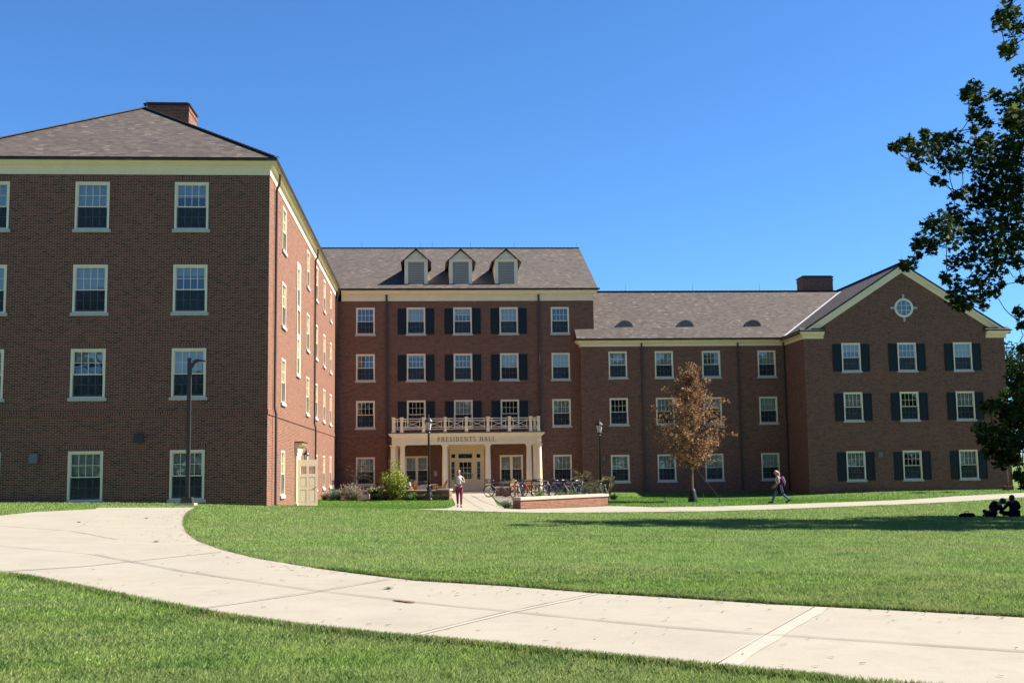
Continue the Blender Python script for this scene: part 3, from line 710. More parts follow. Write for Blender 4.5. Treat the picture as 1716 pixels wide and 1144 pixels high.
# --- dormers on the centre roof
def cy(x, z): return 80.36+(z-EC)/((RZ-EC)/(RY-80.36))
for dx in (-.84, 2.35, 5.63):
    yf_, zb = 81.35, 14.70; hw = .82; ze = zb+1.80; zp = zb+2.55
    mb = MB(); mb.prism([(dx-hw,zb),(dx+hw,zb),(dx+hw,ze),(dx,zp-.08),(dx-hw,ze)], 'y', yf_, cy(0,zp)+.1)
    mb.box(dx-hw-.01,dx-hw+.24,yf_-.04,yf_-.002,zb-.02,ze-.05); mb.box(dx+hw-.24,dx+hw+.01,yf_-.04,yf_-.002,zb-.02,ze-.05); mb.box(dx-hw+.24,dx+hw-.24,yf_-.038,yf_-.002,ze-.16,ze-.05)
    mb.box(dx-hw-.06,dx+hw+.06,yf_-.09,yf_-.003,ze-.05,ze+.06)
    dm = hpart(mb, 'dormer', M['frame'], roofC)
    mb = MB(); n_ = 13
    for k in range(n_):
        z = zb+.06+(ze-.28-zb)*k/(n_-1); mb.prism([(yf_-.035,z),(yf_-.03,z+.02),(yf_-.002,z+.115),(yf_-.002,z+.09)], 'x', dx-hw+.25, dx+hw-.25)
    hpart(mb, 'louver', M['louver'], roofC)
    mb = MB(); ov = .27
    for s_ in (-1, 1):
        sl = (zp-ze)/hw; xe = dx+s_*(hw+ov); zl = ze-ov*sl+.04
        slope_faces(mb, [[(xe,yf_-.2,zl),(xe,cy(0,zl)+.3,zl),(dx,cy(0,zp)+.4,zp+.05),(dx,yf_-.2,zp+.05)]], .07)
    hpart(mb, 'dormer_roof', M['gutter'], roofC)
# --- half round roof vents on the right wing
for vx in (14.1, 18.55, 23.5):
    yv = 80.98; zb = ER+(yv-79.62)*(RRZ-ER)/(RRY-79.62)-.03; mb = MB(); R0 = .60; hh = .50
    arc = [(vx+R0*cos(a), zb+hh*sin(a)) for a in np.linspace(0, pi, 17)]
    mb.prism(arc, 'y', yv, yv+1.1); rv = hpart(mb, 'roof_vent', M['spout'], roofR)
    mb = MB(); arc2 = [(vx+(R0-.09)*cos(a), zb+.03+(hh-.09)*sin(a)) for a in np.linspace(0, pi, 17)]
    for i in range(16):
        mb.prism([arc[i],arc[i+1],arc2[i+1],arc2[i]], 'y', yv-.05, yv-.002)
    mb.box(vx-R0,vx+R0,yv-.052,yv-.003,zb-.03,zb+.03)
    for k in range(5):
        z = zb+.05+k*.075; hwid = (R0-.09)*sqrt(max(.05,1-((z-zb)/(hh-.06))**2)); mb.box(vx-hwid,vx+hwid,yv-.03,yv-.004,z,z+.035)
    hpart(mb, 'vent_louver', M['louver'], roofR)
# --- round window
mb = MB(); cx, cz, R1 = 32.54, 12.1, .66
th = np.linspace(0, 2*pi, 33)
for i in range(32):
    a, b = th[i], th[i+1]
    mb.prism([(cx+R1*cos(a),cz+R1*sin(a)),(cx+R1*cos(b),cz+R1*sin(b)),(cx+(R1-.14)*cos(b),cz+(R1-.14)*sin(b)),(cx+(R1-.14)*cos(a),cz+(R1-.14)*sin(a))], 'y', YG-.07, YG-.001)
r2 = R1-.14
for o_ in (-.17, .17):
    hl = sqrt(r2**2-o_**2); mb.box(cx+o_-.014,cx+o_+.014,YG-.05,YG-.03,cz-hl,cz+hl); mb.box(cx-hl,cx+hl,YG-.049,YG-.031,cz+o_-.014,cz+o_+.014)
rw = hpart(mb, 'round_window', M['frame'])
mb = MB(); mb.face([(cx+r2*cos(a),YG-.028,cz+r2*sin(a)) for a in th[:-1]]); hpart(mb, 'pane', M['glass'], rw)
mb = MB(); mb.face([(cx+r2*cos(a),YG-.008,cz+r2*sin(a)) for a in th[:-1]]); hpart(mb, 'blind', M['boxg'], rw)
for dx, dz in ((0,1),(0,-1),(1,0),(-1,0)):
    mb = MB(); a, b = (.07,.14) if dx == 0 else (.14,.07)
    px, pz = cx+dx*(R1+.14), cz+dz*(R1+.14); mb.box(px-a,px+a,YG-.055,YG-.001,pz-b,pz+b); hpart(mb, 'keystone', M['sill'], rw)
# --- boxes on the walls and plaque
for (x, y, z, wx, hz_, m) in ((-15.62,YL,2.22,.30,.34,'boxg'),(-11.55,YL,2.98,.29,.33,'boxd'),(12.2,YR,2.12,.17,.30,'boxg'),(30.36,YG,2.13,.27,.30,'boxg')):
    mb = MB(); mb.box(x-wx/2,x+wx/2,y-.16,y-.002,z-hz_/2,z+hz_/2); mb.box(x-wx/2-.015,x+wx/2+.015,y-.18,y-.16,z-hz_/2-.015,z+hz_/2+.015); hpart(mb, 'wall_box', M[m])
mb = MB(); mb.box(.34,.57,YC-.03,YC-.002,1.08,1.43); pq = hpart(mb, 'plaque', M['cap'])
mb = MB(); mb.box(.39,.52,YC-.034,YC-.0301,1.15,1.36); hpart(mb, 'plaque_panel', M['sill'], pq)

# --- side door of the left wing
mb = MB(); 
for y in (56.62, 58.05):
    mb.box(XL-.02,XL+.10,y-.13,y+.13,-.45,2.5); mb.box(XL-.02,XL+.14,y-.16,y+.16,-.4,.02); mb.box(XL-.02,XL+.13,y-.16,y+.16,2.32,2.5)
mb.box(XL-.02,XL+.11,56.75,57.92,2.13,2.5)
mb.box(XL-.02,XL+.16,56.4,58.3,2.502,2.72)
mb.sweep([(0,2.72),(.18,2.721),(.22,2.78),(.36,2.86),(.40,2.95),(0,2.95)], [(XL,56.36),(XL,58.34)] if False else [(XL,56.36),(XL,58.34)])
hpart(mb, 'door_surround', M['trim'])
mb = MB(); mb.box(XL+.001,XL+.44,56.3,58.4,2.952,3.0); hpart(mb, 'door_hood', M['spout'])
mb = MB(); mb.box(XL-1.2,XL-.5,56.0,58.8,-.5,2.4); hpart(mb, 'vestibule', M['inwall'])
mb = MB(); x0 = 0; wd = 1.08; yd = 0; SW = Matrix.Translation((XL+.10,56.72,0)) @ Matrix.Rotation(radians(30),4,'Z'); z0 = -.19; z1 = 2.12
zs = [z0, z0+.22, z0+.86, z0+.98, z0+1.46, z0+1.62, z0+2.0, z1]; xs_ = [0, .13, .48, .60, .95, wd]
for (a, b) in ((0,1),(2,3),(4,5)): mb.box(x0+xs_[a],x0+xs_[b],yd,yd+.045,z0,z1)
for i, (a, b) in enumerate(((0,1),(2,3),(4,5),(6,7))):
    for c, d in ((1,2),(3,4)): mb.box(x0+xs_[c],x0+xs_[d],yd+.001,yd+.044,zs[a],zs[b])
for c, d in ((1,2),(3,4)):
    for a, b in ((1,2),(3,4)): mb.box(x0+xs_[c],x0+xs_[d],yd+.015,yd+.03,zs[a],zs[b]); mb.box(x0+xs_[c]+.035,x0+xs_[d]-.035,yd+.008,yd+.0151,zs[a]+.035,zs[b]-.035)
dl = hpart(mb.xf(SW), 'door', M['doorp'])
dl['label'] = 'cream panelled door standing wide open'
mb = MB()
for c, d in ((1,2),(3,4)): mb.face([(x0+xs_[c],yd+.022,zs[5]),(x0+xs_[d],yd+.022,zs[5]),(x0+xs_[d],yd+.022,zs[6]),(x0+xs_[c],yd+.022,zs[6])])
hpart(mb.xf(SW), 'pane', M['glass'], dl)
mb = MB(); mb.tube([(x0+wd-.06,yd-.06,z0+1.02),(x0+wd-.06,yd,z0+1.02)], .02, 8); mb.tube([(x0+wd-.16,yd-.055,z0+1.02),(x0+wd-.05,yd-.055,z0+1.02)], .012, 6); hpart(mb.xf(SW), 'handle', M['chrome'], dl)
def lantern(mb, mg, c, s=1.0, n=6):
    x, y, z = c
    mb.lathe([(.05*s,0),(.11*s,.02*s),(.11*s,.05*s)], (x,y,z), n); mg.lathe([(.085*s,.05*s),(.15*s,.42*s)], (x,y,z), n)
    for k in range(n):
        a = 2*pi*k/n; mb.bar((x+.09*s*cos(a),y+.09*s*sin(a),z+.05*s),(x+.16*s*cos(a),y+.16*s*sin(a),z+.42*s),.016*s,.016*s)
    mb.lathe([(.20*s,.42*s),(.205*s,.45*s),(.15*s,.53*s),(.09*s,.60*s),(.05*s,.62*s),(.05*s,.66*s),(.02*s,.69*s),(.03*s,.72*s),(.004*s,.78*s)], (x,y,z), 12)
mb, mg = MB(), MB(); lantern(mb, mg, (XL+.34,58.55,2.02), .85); mb.tube([(XL+.02,58.55,2.55),(XL+.2,58.55,2.78),(XL+.34,58.55,2.72),(XL+.34,58.55,2.62)], .018, 6); mb.box(XL+.001,XL+.03,58.49,58.61,2.4,2.7)
wl = hpart(mb, 'wall_lantern', M['black']); hpart(mg, 'lamp_glass', M['lampglass'], wl)

# --- entrance porch
YP = 77.7
mb = MB(); PX0, PX1 = -2.45, 7.58
mb.box(PX0,PX1,YP-.0,YC-.002,3.262,3.93)
prof = [(0,3.20),(.03,3.20),(.03,3.36),(.06,3.365),(.06,3.40),(.035,3.405),(.035,3.70),(.08,3.73),(.16,3.80),(.26,3.90),(.27,3.96),(0,3.96)]
mb.sweep(prof, [(PX0,YC-.01),(PX0,YP),(PX1,YP),(PX1,YC-.01)])
mb.box(PX0+.005,PX1-.005,YP+.003,YP+.42,3.2,3.261); 
por = hpart(mb, 'porch', M['trim'])
mb = MB(); mb.box(PX0-.2,PX1+.2,YP-.2,YC-.003,3.961,4.03); hpart(mb, 'porch_roof', M['spout'], por)
mb = MB(); mb.box(PX0-.3,PX1+.3,YP-.45,YC-.004,-.5,.03); hpart(mb, 'porch_floor', M['cap'], por)
for x in (-2.40, -1.79, 1.07, 3.98, 6.78, 7.46):
    mb = MB(); g0 = .032
    mb.box(x-.25,x+.25,YP+.2-.25,YP+.2+.25,g0,g0+.1)
    mb.lathe([(.24,.1),(.25,.15),(.235,.2),(.205,.23),(.20,.30),(.198,1.1),(.185,2.0),(.165,2.92),(.165,2.94),(.185,2.95),(.185,2.98),(.165,2.99),(.165,3.03),(.20,3.07),(.215,3.09)], (x,YP+.2,g0), 24)
    mb.box(x-.235,x+.235,YP+.2-.235,YP+.2+.235,g0+3.09,3.199)
    smooth_by_angle(hpart(mb, 'column', M['trim'], por))
for x in (-2.28, 7.45, 1.22, 4.07):
    mb = MB(); mb.box(x-.15,x+.15,YC-.16,YC-.003,.031,3.0); mb.box(x-.18,x+.18,YC-.19,YC-.0035,3.0,3.26); hpart(mb, 'pilaster', M['trim'], por)
mb = MB(); mb.box(1.401,3.889,YC-.10,YC-.004,3.001,3.258); hpart(mb, 'door_head', M['trim'], por)
# balustrade
RX_ = [-2.39,-1.83,-.36,1.10,2.54,4.0,5.46,6.9,7.45]
mb = MB(); yb = YP+.05; z0 = 4.03
for x in RX_:
    mb.box(x-.09,x+.09,yb-.09,yb+.09,z0,5.0); mb.box(x-.115,x+.115,yb-.115,yb+.115,z0+.001,z0+.12); mb.box(x-.11,x+.11,yb-.11,yb+.11,5.0,5.06)
for a, b in zip(RX_[:-1], RX_[1:]):
    a, b = a+.091, b-.091
    for zz in (4.93, 4.78, 4.36, 4.22): mb.box(a,b,yb-.025,yb+.025,zz,zz+.045)
    if b-a > .8:
        for xx in (a+.16, b-.16): mb.box(xx-.018,xx+.018,yb-.02,yb+.02,4.265,4.93)
        for p, q in (((a+.18,yb,4.42),(b-.18,yb,4.77)), ((a+.18,yb+.003,4.77),(b-.18,yb+.003,4.42))): mb.bar(p, q, .03, .03)
    else: mb.box((a+b)/2-.018,(a+b)/2+.018,yb-.02,yb+.02,4.265,4.93)
for x in (RX_[0], RX_[-1]):
    for zz in (4.93, 4.78, 4.36, 4.22): mb.box(x-.024,x+.024,yb+.091,YC-.01,zz,zz+.045)
    mb.box(x-.09,x+.09,YC-.2,YC-.02,z0,5.0)
hpart(mb, 'balustrade', M['trim'], por)
# lettering on the frieze
def letter(mb, ch, x, z, h, y0, y1):
    T, t, sf = .115*h, .048*h, .045*h
    def V(cx_, a=0, b=1, w_=T): mb.box(x+cx_*h-w_/2, x+cx_*h+w_/2, y0, y1, z+a*h, z+b*h)
    def serif(cx_, zz, wd_=.30): mb.box(x+(cx_-wd_/2)*h, x+(cx_+wd_/2)*h, y0-.0006, y1, z+zz*h-(sf if zz > .5 else 0), z+zz*h+(0 if zz > .5 else sf))
    def Hh(a, b, zz, w_=t): mb.box(x+a*h, x+b*h, y0+.0006, y1, z+zz*h-w_/2, z+zz*h+w_/2)
    def D(a, b, w_): 
        mb.bar((x+a[0]*h,(y0+y1)/2+.0003,z+a[1]*h),(x+b[0]*h,(y0+y1)/2+.0003,z+b[1]*h), y1-y0, w_)
    def arc(cx_, cz_, rx, rz, a0, a1, w0=t, w1=T, n_=12):
        P_ = []
        for k in range(n_+1):
            a = a0+(a1-a0)*k/n_; ww = w0+(w1-w0)*abs(cos(a)); P_.append((a, ww))
        for k in range(n_):
            (a, wa), (b, wb) = P_[k], P_[k+1]
            q = [(x+(cx_+rx*cos(a))*h+wa/2*cos(a), z+(cz_+rz*sin(a))*h+wa/2*sin(a)), (x+(cx_+rx*cos(b))*h+wb/2*cos(b), z+(cz_+rz*sin(b))*h+wb/2*sin(b)),
                 (x+(cx_+rx*cos(b))*h-wb/2*cos(b), z+(cz_+rz*sin(b))*h-wb/2*sin(b)), (x+(cx_+rx*cos(a))*h-wa/2*cos(a), z+(cz_+rz*sin(a))*h-wa/2*sin(a))]
            mb.prism(q, 'y', y0, y1)
    if ch == 'P': V(.14); serif(.14,0); serif(.14,1,.2); Hh(.14,.36,.97); Hh(.14,.36,.47); arc(.36,.72,.17,.25,-pi/2,pi/2); return .62
    if ch == 'R': V(.14); serif(.14,0); serif(.14,1,.2); Hh(.14,.36,.97); Hh(.14,.36,.50); arc(.36,.735,.16,.235,-pi/2,pi/2); D((.36,.5),(.66,.03),T*.9); serif(.68,0,.18); return .74
    if ch == 'E': V(.14); serif(.14,0,.2); serif(.14,1,.2); Hh(.14,.56,.97); Hh(.14,.46,.52); Hh(.14,.60,.03); V(.55,.83,1,t*.8); V(.59,0,.18,t*.8); V(.45,.43,.61,t*.8); return .66
    if ch == 'S': arc(.27,.74,.17,.22,pi*.15,pi*1.5); arc(.27,.27,.19,.23,-pi*.9,pi*.5); return .56
    if ch == 'I': V(.16); serif(.16,0); serif(.16,1); return .34
    if ch == 'D': V(.14); serif(.14,0,.2); serif(.14,1,.2); Hh(.14,.38,.97); Hh(.14,.38,.03); arc(.38,.5,.30,.47,-pi/2,pi/2); return .80
    if ch == 'N': V(.12,0,1,t); V(.70,0,1,t); D((.12,.97),(.70,.03),T); serif(.12,0,.24); serif(.10,1,.2); serif(.70,1,.24); return .84
    if ch == 'T': V(.33); serif(.33,0); Hh(.03,.63,.97); V(.05,.80,1,t*.8); V(.61,.80,1,t*.8); return .68
    if ch == 'H': V(.14); V(.64); serif(.14,0); serif(.14,1); serif(.64,0); serif(.64,1); Hh(.14,.64,.52); return .82
    if ch == 'A': D((.06,.02),(.36,1.0),t); D((.36,1.0),(.66,.02),T); Hh(.18,.54,.36); serif(.06,0,.22); serif(.66,0,.26); return .76
    if ch == 'L': V(.14); serif(.14,0,.2); serif(.14,1); Hh(.14,.56,.03); V(.56,0,.2,t*.8); return .62
    return .42
text = 'PRESIDENTS HALL'; hgt = .30
tmp = MB(); tot = sum(letter(tmp, c, 0, 0, hgt, 0, .01)*hgt for c in text)
gap = (3.90-tot)/(len(text)-1); x = .58
lt = MB()
for c in text: x += letter(lt, c, x, 3.405, hgt, YP-.053, YP-.034)*hgt+gap
hpart(lt, 'sign_lettering', M['letters'], por)
# entrance doors
mb = MB(); x0, x1, zt = 1.42, 3.88, 3.0; y = YC-.04
holesE = [(1.55,1.75,.62,2.10),(3.43,3.63,.62,2.10),(1.98,3.10,.62,2.10) if False else (2.12,2.96,.85,2.02),(1.57,1.83,2.32,2.58),(2.06,3.02,2.30,2.60),(3.33,3.59,2.32,2.58)]
holesE[0] = (1.56,1.78,.80,2.05); holesE[1] = (3.36,3.58,.80,2.05)
A = sorted({x0,x1,*[h[0] for h in holesE],*[h[1] for h in holesE]}); Z = sorted({.032,zt,*[h[2] for h in holesE],*[h[3] for h in holesE]})
for i in range(len(A)-1):
    for j in range(len(Z)-1):
        ca, cz_ = (A[i]+A[i+1])/2, (Z[j]+Z[j+1])/2
        if any(h[0] < ca < h[1] and h[2] < cz_ < h[3] for h in holesE): continue
        mb.box(A[i],A[i+1],y,y+.05,Z[j],Z[j+1])
for xa in (1.44,1.86,3.19,3.66): mb.box(xa,xa+.07,y-.035,y-.001,.033,2.66)
mb.box(1.44,3.73,y-.036,y-.002,2.14,2.22); mb.box(1.42,3.88,y-.05,y-.0015,2.66,2.76); mb.box(1.40,3.90,y-.12,y-.0012,2.9,3.0)
for h in holesE:
    nxm, nzm = (1,3) if h[1]-h[0] < .4 and h[3]-h[2] > 1 else ((3,3) if h[3]-h[2] > 1 else (1,1))
    for k in range(1,nxm): xx = h[0]+(h[1]-h[0])*k/nxm; mb.box(xx-.014,xx+.014,y+.012,y+.04,h[2],h[3])
    for k in range(1,nzm): zz = h[2]+(h[3]-h[2])*k/nzm; mb.box(h[0],h[1],y+.011,y+.041,zz-.014,zz+.014)
    for p in ((h[0]-.03,h[0],h[2]-.03,h[3]+.03),(h[1],h[1]+.03,h[2]-.03,h[3]+.03)): mb.box(p[0],p[1],y-.012,y-.0005,p[2],p[3])
    for p in ((h[0],h[1],h[2]-.03,h[2]),(h[0],h[1],h[3],h[3]+.03)): mb.box(p[0],p[1],y-.011,y-.0006,p[2],p[3])
ed = hpart(mb, 'entrance_door', M['trim'])
mb = MB()
for h in holesE: mb.face([(h[0],y+.026,h[2]),(h[1],y+.026,h[2]),(h[1],y+.026,h[3]),(h[0],y+.026,h[3])])
hpart(mb, 'pane', M['glass'], ed)
mb = MB(); mb.box(1.3,4.0,YC+1.6,YC+1.7,0,3.2); mb.box(1.3,4.0,YC+.1,YC+1.6,-.05,.02); mb.box(1.2,1.3,YC+.1,YC+1.7,0,3.2); mb.box(4.0,4.1,YC+.1,YC+1.7,0,3.2); hpart(mb, 'vestibule', M['inwall'])
mb = MB(); mb.box(1.965,2.0,y-.07,y-.045,.9,1.25); mb.tube([(3.02,y-.09,.95),(3.02,y-.09,1.25)], .014, 6); mb.box(3.005,3.035,y-.085,y-.001,.98,1.0); mb.box(3.005,3.035,y-.085,y-.001,1.2,1.22); hpart(mb, 'handle', M['black'], ed)
# ------------------------------------------------------------------ big plane tree at the right, its trunk just out of view
CROWN = [(19.03, 34.86, 16.25, 0.36), (19.04, 35.49, 16.06, 0.32), (20.96, 37.87, 16.92, 0.48), (20.14, 36.95, 15.69, 0.33), (18.85, 34.9, 14.96, 0.2), (20.15, 36.32, 14.72, 0.28), (20.16, 36.51, 13.84, 0.41), (19.26, 35.17, 12.79, 0.39), (18.99, 37.59, 14.4, 0.42), (17.51, 34.98, 13.45, 0.22), (18.49, 36.14, 13.64, 0.22), (19.34, 36.67, 13.99, 0.23), (18.46, 36.31, 13.2, 0.31), (19.12, 36.96, 13.14, 0.2), (20.31, 37.6, 13.99, 0.42), (21.19, 38.52, 13.41, 0.67), (19.24, 35.69, 12.75, 0.27), (20.22, 37.22, 12.27, 0.64), (15.95, 37.42, 12.37, 0.11), (15.42, 35.73, 11.82, 0.13), (15.18, 34.51, 11.67, 0.25), (17.23, 38.59, 12.75, 0.28), (16.35, 35.75, 12.36, 0.17), (16.28, 35.82, 11.69, 0.34), (17.78, 38.25, 12.76, 0.32), (17.56, 36.96, 12.47, 0.31), (17.75, 36.48, 12.4, 0.31), (17.9, 37.75, 12.02, 0.45), (15.39, 34.63, 10.96, 0.14), (16.86, 37.47, 11.65, 0.11), (17.71, 36.07, 11.52, 0.48), (17.75, 34.88, 11.59, 0.43), (19.14, 37.27, 11.65, 0.54), (20.4, 38.41, 12.18, 0.61), (17.88, 35.37, 12.4, 0.15), (19.24, 37.15, 12.56, 0.32), (16.63, 35.75, 10.77, 0.15), (17.79, 37.62, 11.18, 0.11), (19.34, 37.53, 10.98, 0.5), (17.37, 35.42, 10.25, 0.21), (18.37, 37.99, 10.81, 0.18), (18.56, 37.26, 10.85, 0.18), (19.32, 37.37, 10.31, 0.54), (20.28, 37.94, 10.77, 0.65), (19.65, 36.3, 10.98, 0.58), (18.96, 37.69, 10.49, 0.27), (17.44, 38.19, 9.79, 0.31), (16.35, 34.93, 9.21, 0.37), (18.37, 38.07, 10.11, 0.45), (16.27, 36.15, 8.82, 0.28), (16.73, 36.51, 8.69, 0.3), (16.7, 35.11, 8.74, 0.42), (18.45, 37.43, 9.42, 0.45), (18.21, 35.73, 9.07, 0.56), (20.33, 38.16, 9.75, 0.65), (19.48, 35.66, 9.81, 0.44), (16.39, 36.86, 8.75, 0.17), (15.62, 36.18, 8.06, 0.15), (16.3, 37.07, 8.28, 0.22), (15.78, 35.33, 8.2, 0.1), (15.33, 35.26, 7.8, 0.12), (18.06, 37.64, 8.38, 0.31), (18.72, 37.66, 8.59, 0.4), (18.97, 36.88, 8.55, 0.49), (20.39, 38.37, 8.94, 0.51), (16.64, 35.36, 7.43, 0.21), (18.33, 38.07, 7.62, 0.36), (17.66, 35.21, 7.36, 0.38), (20.01, 38.55, 8.33, 0.37), (17.74, 37.12, 7.06, 0.3), (18.13, 37.05, 7.05, 0.35), (19.42, 38.58, 7.32, 0.27), (18.31, 37.81, 6.83, 0.18), (19.08, 37.82, 6.87, 0.13), (17.88, 34.73, 6.9, 0.17), (18.84, 36.05, 7.34, 0.13), (18.94, 34.86, 8.65, 0.38), (19.06, 35.31, 7.96, 0.26), (19.21, 35.4, 7.39, 0.15), (20.45, 38.11, 6.68, 0.23), (18.92, 35.03, 5.88, 0.15), (19.27, 35.75, 5.19, 0.17), (19.66, 36.57, 4.38, 0.17), (20.15, 38.07, 4.29, 0.32), (20.54, 38.55, 3.69, 0.41), (18.85, 37.47, 3.44, 0.24), (18.0, 35.4, 3.43, 0.17), (19.04, 36.79, 3.21, 0.39), (19.77, 37.47, 3.23, 0.4), (17.13, 34.72, 2.6, 0.2), (18.57, 37.36, 2.34, 0.2), (18.17, 36.05, 2.44, 0.38), (19.26, 36.98, 2.52, 0.57), (19.9, 37.31, 2.62, 0.44), (18.82, 37.31, 1.93, 0.35), (19.04, 36.7, 1.92, 0.47), (18.84, 36.83, 1.53, 0.22), (18.73, 35.33, 2.09, 0.33), (19.24, 36.58, 1.59, 0.19), (18.59, 35.03, 1.15, 0.25), (19.21, 36.52, 1.08, 0.15), (19.56, 36.75, 0.8, 0.17)]
def limb(mb, a, b, r0, r1, sag=.0, n=5, k=6, wob=.12):
    a, b = Vector(a), Vector(b); L = (b-a).length; P_ = []
    for i in range(n+1):
        t = i/n; p = a.lerp(b, t)+Vector((0,0,sag*L*4*t*(1-t)))
        if 0 < i < n: p += Vector((random.uniform(-1,1),random.uniform(-1,1),random.uniform(-1,1)))*wob*L/n
        P_.append(p)
    mb.tube(P_, [r0+(r1-r0)*i/n for i in range(n+1)], k); return P_
GREENS = [(.024,.046,.010),(.036,.064,.013),(.06,.10,.02),(.020,.038,.010),(.030,.052,.012),(.042,.07,.015),(.16,.18,.035)]
def plane_tree():
    tx, ty = 25.5, 37.5; g = hz(tx, ty)
    T = empty('plane_tree', (tx, ty, g), 0, 'big dark leafy tree with star shaped leaves overhanging from the right edge', 'tree')
    O = np.array((tx, ty, g))
    cl = [np.array(c) for c in CROWN]; fill = []
    for _ in range(26): fill.append(np.array((rng.uniform(25.5,31),rng.uniform(40.8,43.2),rng.uniform(4.2,9.5),.8)))  # unseen boughs added to throw shade on the seated pair
    while len(fill) < 176:
        d = rng.normal(size=3); d /= np.linalg.norm(d); q = np.array((26.0,37.3,10.2))+d*np.array((5.6,4.6,8.6))*rng.uniform(0,1)**.4
        r = rng.uniform(.5,.95)
        if q[0] > .545*q[1]+r+.1 and q[2] > 2.2: fill.append(np.array((*q, r)))
    mb = MB(); tr = limb(mb, (tx,ty,g-.1), (tx+.3,ty,15.5), .42, .12, n=8, k=10)
    mb.build('trunk', M['palebark'], T, True, off=tuple(O))
    mb = MB(); hubs = []
    for k in range(16):
        z = 3.2+k*.95; base = tr[min(8, int((z-g)/15.6*8))]; a = pi+random.uniform(-.75,.75); L = random.uniform(3.2,4.6)
        e = Vector((base.x+cos(a)*L, 37.2+sin(a)*L*.7, z+random.uniform(.2,1.4)))
        if e.x > .545*e.y-1: hubs.append(e); limb(mb, (base.x,base.y,z), e, .11, .05, .05, 6, 7)
    joined = list(hubs); tc = Vector((tx,ty,0))
    for c in sorted(cl+fill, key=lambda c: (Vector(c[:3])-Vector((tx,ty,c[2]))).length):
        p = Vector(c[:3]); h = min(joined, key=lambda q: (q-p).length); r0 = .03 if (p-tc).length < 9 else .018
        limb(mb, h, p, r0, .010, random.uniform(-.05,.08), 5, 5, .22); joined.append(p)
        for j in range(3):
            v = Vector(rng.normal(size=3)).normalized()*c[3]*.95; limb(mb, p, p+v, .008, .004, 0, 3, 4, .3)
    mb.build('branch', M['bark'], T, True, off=tuple(O))
    P_ = []
    for c in cl: P_.append(blob(c[:3], (c[3]*1.12,)*3, int(20+c[3]**2*570)))
    for c in fill: P_.append(blob(c[:3], (c[3]*1.25,)*3, 230))
    P_ = np.concatenate(P_)-O
    leaves('crown', P_, .192, GREENS, MAPLE, T, flat=.35)
plane_tree()

# ------------------------------------------------------------------ young tree with brown leaves, slim tree, far trees
def cone_tree():
    x, y = 13.57, 58.86; g = hz(x, y)
    T = empty('young_tree', (x,y,g), 0, 'young tree with dry brown leaves on the lawn before the right wing', 'tree')
    mb = MB(); tr = limb(mb, (0,0,0), (.1,0,6.4), .07, .018, n=9, k=8, wob=.06); mb.build('trunk', M['palebark'], T, True)
    mb = MB(); P_ = []
    for k in range(100):
        z = 1.75+4.9*(k/100)**1.3; a = k*2.4+random.uniform(-.4,.4); t = (z-1.75)/4.9
        L = (1.12+1.32*min(1,t*4.5))*(1-t*.93)+.22
        L *= random.uniform(.6,1.15)
        e = Vector((cos(a)*L, sin(a)*L, z+L*random.uniform(.22,.75))); Q = limb(mb, (.1*z/6.4,0,z), e, .02, .005, .04, 5, 5, .2)
        for q in Q[1:]:
            n_ = int(random.uniform(5,22)); P_.append(blob(q, (.21,.21,.17), n_))
            d = Vector(rng.normal(size=3)).normalized()*.28; limb(mb, q, q+d, .005, .003, 0, 2, 3)
            P_.append(blob(q+d, (.13,.13,.12), 7))
    for k in range(14): P_.append(blob((.1+random.uniform(-.15,.25), random.uniform(-.2,.2), 6.3+k*.07), (.2,.2,.14), 12))
    mb.build('branch', M['palebark'], T, True)
    leaves('crown', np.concatenate(P_), .125, [(.33,.185,.095),(.43,.26,.13),(.25,.13,.07),(.50,.34,.19),(.34,.16,.085),(.20,.10,.06),(.39,.26,.13)], OVAL, T)
    # watering bag zipped round the foot
    mb = MB(); mb.lathe([(.25,0),(.255,.03),(.225,.25),(.17,.55),(.14,.66),(.10,.70)], (0,0,.0), 14); b = mb.build('watering_bag', M['bag'], None, True, loc=(x,y,g))
    tag(b, 'dark green watering bag wrapped round the foot of the brown-leaved tree', 'watering bag')
    for (ex, ey) in ((1.15,-.9),(-1.5,-.35),(.75,.9)):
        gz = hz(x+ex,y+ey)
        mb = MB(); mb.tube([(x+ex,y+ey,gz-.05),(x+ex*1.05,y+ey*1.05,gz+.42)], .018, 6); mb.tube([(x+ex,y+ey,gz+.3),(x,y,g+2.0)], .006, 4)
        lab = {1.15:'guy wire and stake to the right of the brown-leaved tree',-1.5:'guy wire and stake to the left of the brown-leaved tree',.75:'guy wire and stake behind the brown-leaved tree on its right'}[ex]
        tag(mb.build('guy_stake', M['spout']), lab, 'stake')
cone_tree()
def round_tree(name, label, cat, x, y, hgt, rx, ry, trunk_h, n, size, cols, group=None, clumps=26, shape=OVAL, bark='bark', tr_r=.16, zbase=None):
    g = hz(x, y) if zbase is None else zbase
    T = empty(name, (x,y,g), 0, label, cat, group); ch = hgt-trunk_h
    mb = MB(); tr = limb(mb, (0,0,-.1), (0,0,trunk_h+ch*.6), tr_r, tr_r*.3, n=5, k=8, wob=.08); mb.build('trunk', M[bark], T, True)
    mb = MB(); P_ = []
    for k in range(clumps):
        d = rng.normal(size=3); d /= np.linalg.norm(d); q = np.array((0,0,trunk_h+ch*.5))+d*np.array((rx*.72,ry*.72,ch*.38))*rng.uniform(.3,1)**.5
        r = rng.uniform(.20,.34)*(rx+ry)/2; P_.append(blob(q, (r,r,r*.8), n//clumps)); limb(mb, (0,0,min(trunk_h+ch*.55, max(trunk_h*.7,q[2]-1.5))), q, tr_r*.3, tr_r*.08, .05, 4, 5)
    mb.build('branch', M[bark], T, True)
    leaves('crown', np.concatenate(P_), size, cols, shape, T); return T
